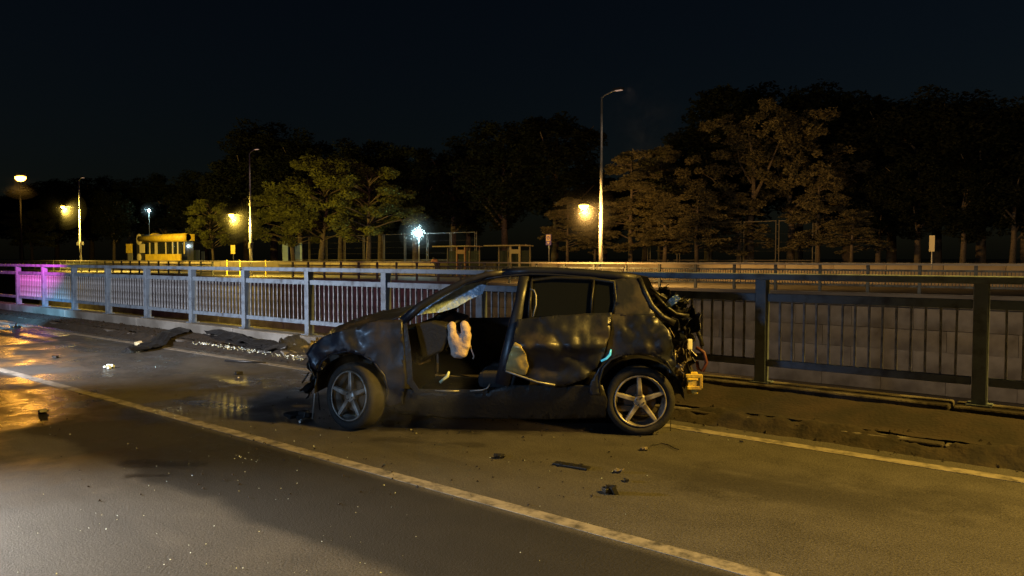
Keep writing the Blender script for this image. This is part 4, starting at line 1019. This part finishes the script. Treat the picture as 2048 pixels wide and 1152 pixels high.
lump(594, 830, .05, M_white, 'pale chip on the black bracket left of the front wheel', seed=14)
lump(603, 846, .05, M_white, 'pale chip just below the black bracket', seed=15)
lump(1482, 886, .03, M_black, 'lone dark pebble near the right edge line', seed=17, n_=2)
c = gp(1143, 934)
s3 = MB().box((c.x, c.y, .012), (.30, .075, .014), atan2(gp(1166, 938).y-gp(1118, 930).y, gp(1166, 938).x-gp(1118, 930).x)); 
for u in (-.1, 0, .1): s3.box((c.x+u*.7, c.y+u*.3, .022), (.03, .05, .01), .5)
one('trim_strip', s3, M_black, 'flat black trim strip lying on the road below the car', 'debris', (c.x, c.y, 0), bevel=.004)
wr = [gp(a, b, .012) for a, b in ((1294, 900), (1305, 890), (1322, 886), (1338, 890), (1350, 897), (1358, 899))]
one('wire', MB().tube(wr, .004, 5), M_black, 'thin black wire curling on the road below the rear wheel', 'wire', (wr[0].x, wr[0].y, 0), smooth=True)
sk = [gp(a, b, .02) for a, b in ((450, 721), (490, 723), (532, 725))]
one('stick', MB().tube(sk, [.015, .02, .01], 6), M_black, 'long thin dark stick lying by the kerb left of the car', 'stick', (sk[0].x, sk[0].y, 0), smooth=True)
# black torn bumper cover draped over pavement and kerb by the post
def drape(pxpts, wid, name, label, mt, amp, seed, z=.12, cat='car part', hump=.1):
    P = [gp(a, b, z) for a, b in pxpts]; vs = []; n2 = 7; Q = []
    for i in range(len(P)-1):
        for k_ in range(7): Q.append(P[i].lerp(P[i+1], k_/7))
    Q.append(P[-1])
    for i, p in enumerate(Q):
        d = (Q[min(i+1, len(Q)-1)]-Q[max(i-1, 0)]).normalized(); s_ = Vector((-d.y, d.x, 0)); ww = wid*(.55+.6*abs(mn.noise((i*.23, seed, 0)))) * min(1, .25+(min(i, len(Q)-1-i))/4)
        for j in range(n2):
            v = -1+2*j/(n2-1); q = p+s_*ww*v; bz = z if q.y > YK else .02+z*max(0, min(1, (q.y-YK+.25)/.25)); q.z = bz+.01+(hump*(1-v*v)+crump((q.x, q.y, 0), amp, 3.5, seed)); q.z = max(q.z, bz+.008); vs.append(q)
    fs = [(i*n2+j, (i+1)*n2+j, (i+1)*n2+j+1, i*n2+j+1) for i in range(len(Q)-1) for j in range(n2-1)]
    o = one(name, MB().add(vs, fs), mt, label, cat, (P[0].x, P[0].y, 0)); o.modifiers.new('solid', 'SOLIDIFY').thickness = .006; return o
drape([(256, 694), (300, 683), (345, 668), (385, 654), (392, 649)], .34, 'bumper_cover', 'torn black bumper cover lying from the kerb up to a railing post', M_black, .05, 3, hump=.035)
drape([(392, 652), (430, 668), (480, 683), (540, 696), (575, 704)], .27, 'underbody_lining', 'long strip of torn black lining along the pavement left of the car', M_black, .07, 6, hump=.06)
drape([(560, 700), (580, 692), (600, 688), (618, 690)], .20, 'undertray', 'crumpled black undertray against the plinth just left of the bonnet', M_black, .07, 9, hump=.12)
drape([(1400, 772), (1440, 786), (1500, 800), (1540, 806)], .10, 'mud_heap', 'low heap of dark mud on the pavement behind the car', M_dirt, .04, 12, hump=.05)
for i, (px_, py_, s_) in enumerate(((590, 718, .3), (612, 722, .22), (572, 712, .2))):
    lump(px_, py_, s_, M_conc, ['broken pale kerb chunk nearest the front of the car', 'smaller broken kerb chunk touching the torn front', 'leftmost broken kerb chunk beside the crumpled undertray'][i], 'kerb_chunk', 'concrete chunk', 30+i, .0, .35, 2)
# gravel and glass, uncountable
def scatter(name, pts, s0, s1, mt, seed):
    rg = random.Random(seed); mb = MB()
    for p in pts:
        s_ = rg.uniform(s0, s1); a = rg.uniform(0, 6)
        v = [Vector((cos(a)*s_, sin(a)*s_, 0)), Vector((cos(a+2)*s_*.8, sin(a+2)*s_*.8, 0)), Vector((cos(a+4.2)*s_, sin(a+4.2)*s_, 0)), Vector((rg.uniform(-.3, .3)*s_, 0, s_*rg.uniform(.5, 1.2)))]
        mb.add([q+p for q in v], [(0, 2, 1), (0, 1, 3), (1, 2, 3), (2, 0, 3)])
    return tag(mb.build(name, mt), kind='stuff')
pt = []
for i in range(180):
    px_ = rnd.uniform(-60, 820) if rnd.random() < .8 else rnd.uniform(300, 1500); py_ = rnd.uniform(690, 1150)
    p = gp(px_, py_, .005); 
    if p.y < 6.6: pt.append(p)
for cx_, cy_, n_, sp_ in ((335, 823, 60, .16), (1000, 918, 5, .1), (490, 915, 14, .12), (60, 640, 25, .6)):
    for i in range(n_): p = gp(cx_, cy_, .005); pt.append(p+Vector((rnd.gauss(0, sp_), rnd.gauss(0, sp_*.6), 0)))
scatter('glass_fragments', pt, .002, .006, M_glassbits, 3)
pt = [Vector((rnd.uniform(-26, 8), rnd.gauss(6.86, .09), .01)) for i in range(1500)]
scatter('gravel', pt, .006, .022, M_dirt, 4)
pt = [Vector((rnd.uniform(-24, 6), rnd.uniform(7.05, 7.68), .11)) for i in range(700)]
scatter('pavement_rubble', pt, .01, .035, M_dirt, 5)
pt = []
for i in range(330):
    px_ = rnd.uniform(395, 600); p = gp(px_, 690+(px_-395)*.145, .05); pt.append(Vector((p.x+rnd.gauss(0, .1), p.y+rnd.gauss(0, .07), soilz(p.x, p.y)+.03)))
scatter('kerb_edge_glints', pt, .004, .016, M_glassbits, 15)  # pale bits added for the glimmer of light along the kerb edge

pt = []
for i in range(190):
    px_ = rnd.gauss(700, 330); py_ = rnd.uniform(770, 1010); p = gp(px_, py_, .004)
    if p.y < 6.6: pt.append(p)
scatter('plastic_fragments', pt, .005, .015, M_dirt, 26)
# debris under the wreck
pt = []
for i in range(70):
    q = Rz @ Vector((rnd.uniform(-.4, WB+.7), rnd.uniform(.1, 1.0), 0))+C0; pt.append(Vector((q.x, q.y, .006)))
scatter('wreck_crumbs', pt, .006, .02, M_black, 6)

# ------------------------------------------------------------------ smoke, haze and lamp halos
def volume(name, c, d, dens, color, noise=None, aniso=.3, ball=False):
    o = MB().box((0, 0, 0), d).build(name, None); o.location = c
    m = bpy.data.materials.new(name+'_volume'); m.use_nodes = True; n = m.node_tree; n.nodes.remove(n.nodes['Principled BSDF'])
    pv = n.nodes.new('ShaderNodeVolumePrincipled'); pv.inputs['Density'].default_value = dens; pv.inputs['Color'].default_value = (*color, 1); pv.inputs['Anisotropy'].default_value = aniso
    n.links.new(pv.outputs[0], n.nodes['Material Output'].inputs['Volume'])
    if ball:
        tc = n.nodes.new('ShaderNodeTexCoord'); le = n.nodes.new('ShaderNodeVectorMath'); le.operation = 'LENGTH'; n.links.new(tc.outputs['Object'], le.inputs[0])
        fa = n.nodes.new('ShaderNodeMapRange'); fa.inputs[1].default_value = 0; fa.inputs[2].default_value = d[0]/2; fa.inputs[3].default_value = dens; fa.inputs[4].default_value = 0
        n.links.new(le.outputs['Value'], fa.inputs[0]); n.links.new(fa.outputs[0], pv.inputs['Density'])
    if noise:
        tc = n.nodes.new('ShaderNodeTexCoord'); t_ = n.nodes.new('ShaderNodeTexNoise'); t_.inputs['Scale'].default_value = noise; t_.inputs['Detail'].default_value = 3; t_.inputs['Distortion'].default_value = .8
        n.links.new(tc.outputs['Object'], t_.inputs[0])
        mr_ = n.nodes.new('ShaderNodeMapRange'); mr_.inputs[1].default_value = .48; mr_.inputs[2].default_value = .75; mr_.inputs[3].default_value = 0; mr_.inputs[4].default_value = dens
        n.links.new(t_.outputs[0], mr_.inputs[0])
        # fade to nothing at the cloud's own rim
        ln = n.nodes.new('ShaderNodeVectorMath'); ln.operation = 'DIVIDE'; ln.inputs[1].default_value = (d[0]/2, d[1]/2, d[2]/2); n.links.new(tc.outputs['Object'], ln.inputs[0])
        le = n.nodes.new('ShaderNodeVectorMath'); le.operation = 'LENGTH'; n.links.new(ln.outputs[0], le.inputs[0])
        fa = n.nodes.new('ShaderNodeMapRange'); fa.inputs[1].default_value = .25; fa.inputs[2].default_value = 1; fa.inputs[3].default_value = 1; fa.inputs[4].default_value = 0; n.links.new(le.outputs['Value'], fa.inputs[0])
        mu = n.nodes.new('ShaderNodeMath'); mu.operation = 'MULTIPLY'; n.links.new(mr_.outputs[0], mu.inputs[0]); n.links.new(fa.outputs[0], mu.inputs[1]); n.links.new(mu.outputs[0], pv.inputs['Density'])
    o.data.materials.append(m); o.display_type = 'WIRE'
    return tag(o, kind='stuff')
sm_ = gp(735, 850); 
q = Rz @ Vector((WB-.35, 1.0, 0))+C0
volume('smoke', (q.x, q.y, .48), (2.3, 1.0, .92), .85, (.8, .85, .9), 2.2)
q = Rz @ Vector((WB+.55, .45, 0))+C0
volume('smoke', (q.x, q.y, .78), (.9, .8, .6), 2.6, (.8, .85, .9), 3)
for m_ in (M_sodlens, M_ledlens, M_lampoff, M_cyan): m_.cycles.emission_sampling = 'NONE'
for i_, (p_, k_) in enumerate(halo_at):  # nested scattering balls added around each lamp to give its halo
    par = None
    for lv, (f_, dn) in enumerate(((1., .06), (.80, .09), (.62, .18), (.45, .4), (.31, .9), (.2, 2.0))):
        rr_ = (1.8, 2.2, 2.4, 1.2, 2.0, 1.4)[i_]*f_
        q = MB().lathe([(.001, -1)]+[(sin(pi*j/18), -cos(pi*j/18)) for j in range(1, 18)]+[(.001, 1)], 36, 'Z')
        q.v = [(a_*rr_, b_*rr_, c_*rr_) for a_, b_, c_ in q.v]; o = q.build('mist' if not lv else 'halo_core', None, par)
        if not lv: o.location = p_; par = o; tag(o, kind='stuff')
        m = bpy.data.materials.new('mist_volume'); m.use_nodes = True; n = m.node_tree; n.nodes.remove(n.nodes['Principled BSDF'])
        pv = n.nodes.new('ShaderNodeVolumeScatter'); pv.inputs['Density'].default_value = (.010, .009, .004, .006, .075, .05)[i_]*dn; n.links.new(pv.outputs[0], n.nodes['Material Output'].inputs['Volume'])
        m.cycles.volume_sampling = 'EQUIANGULAR'; o.data.materials.append(m)
volume('mist', (-19.2, 35.2, 8.8), (5, 4, 6.5), .03, (1, 1, 1), 1.1, .0)
HZ = False
if HZ:
    volume('haze', ((XL+XR)/2, 170, 9.5), (XR-XL+4, 505, 30.5), .00018, (.8, .88, 1.0), None, .72)
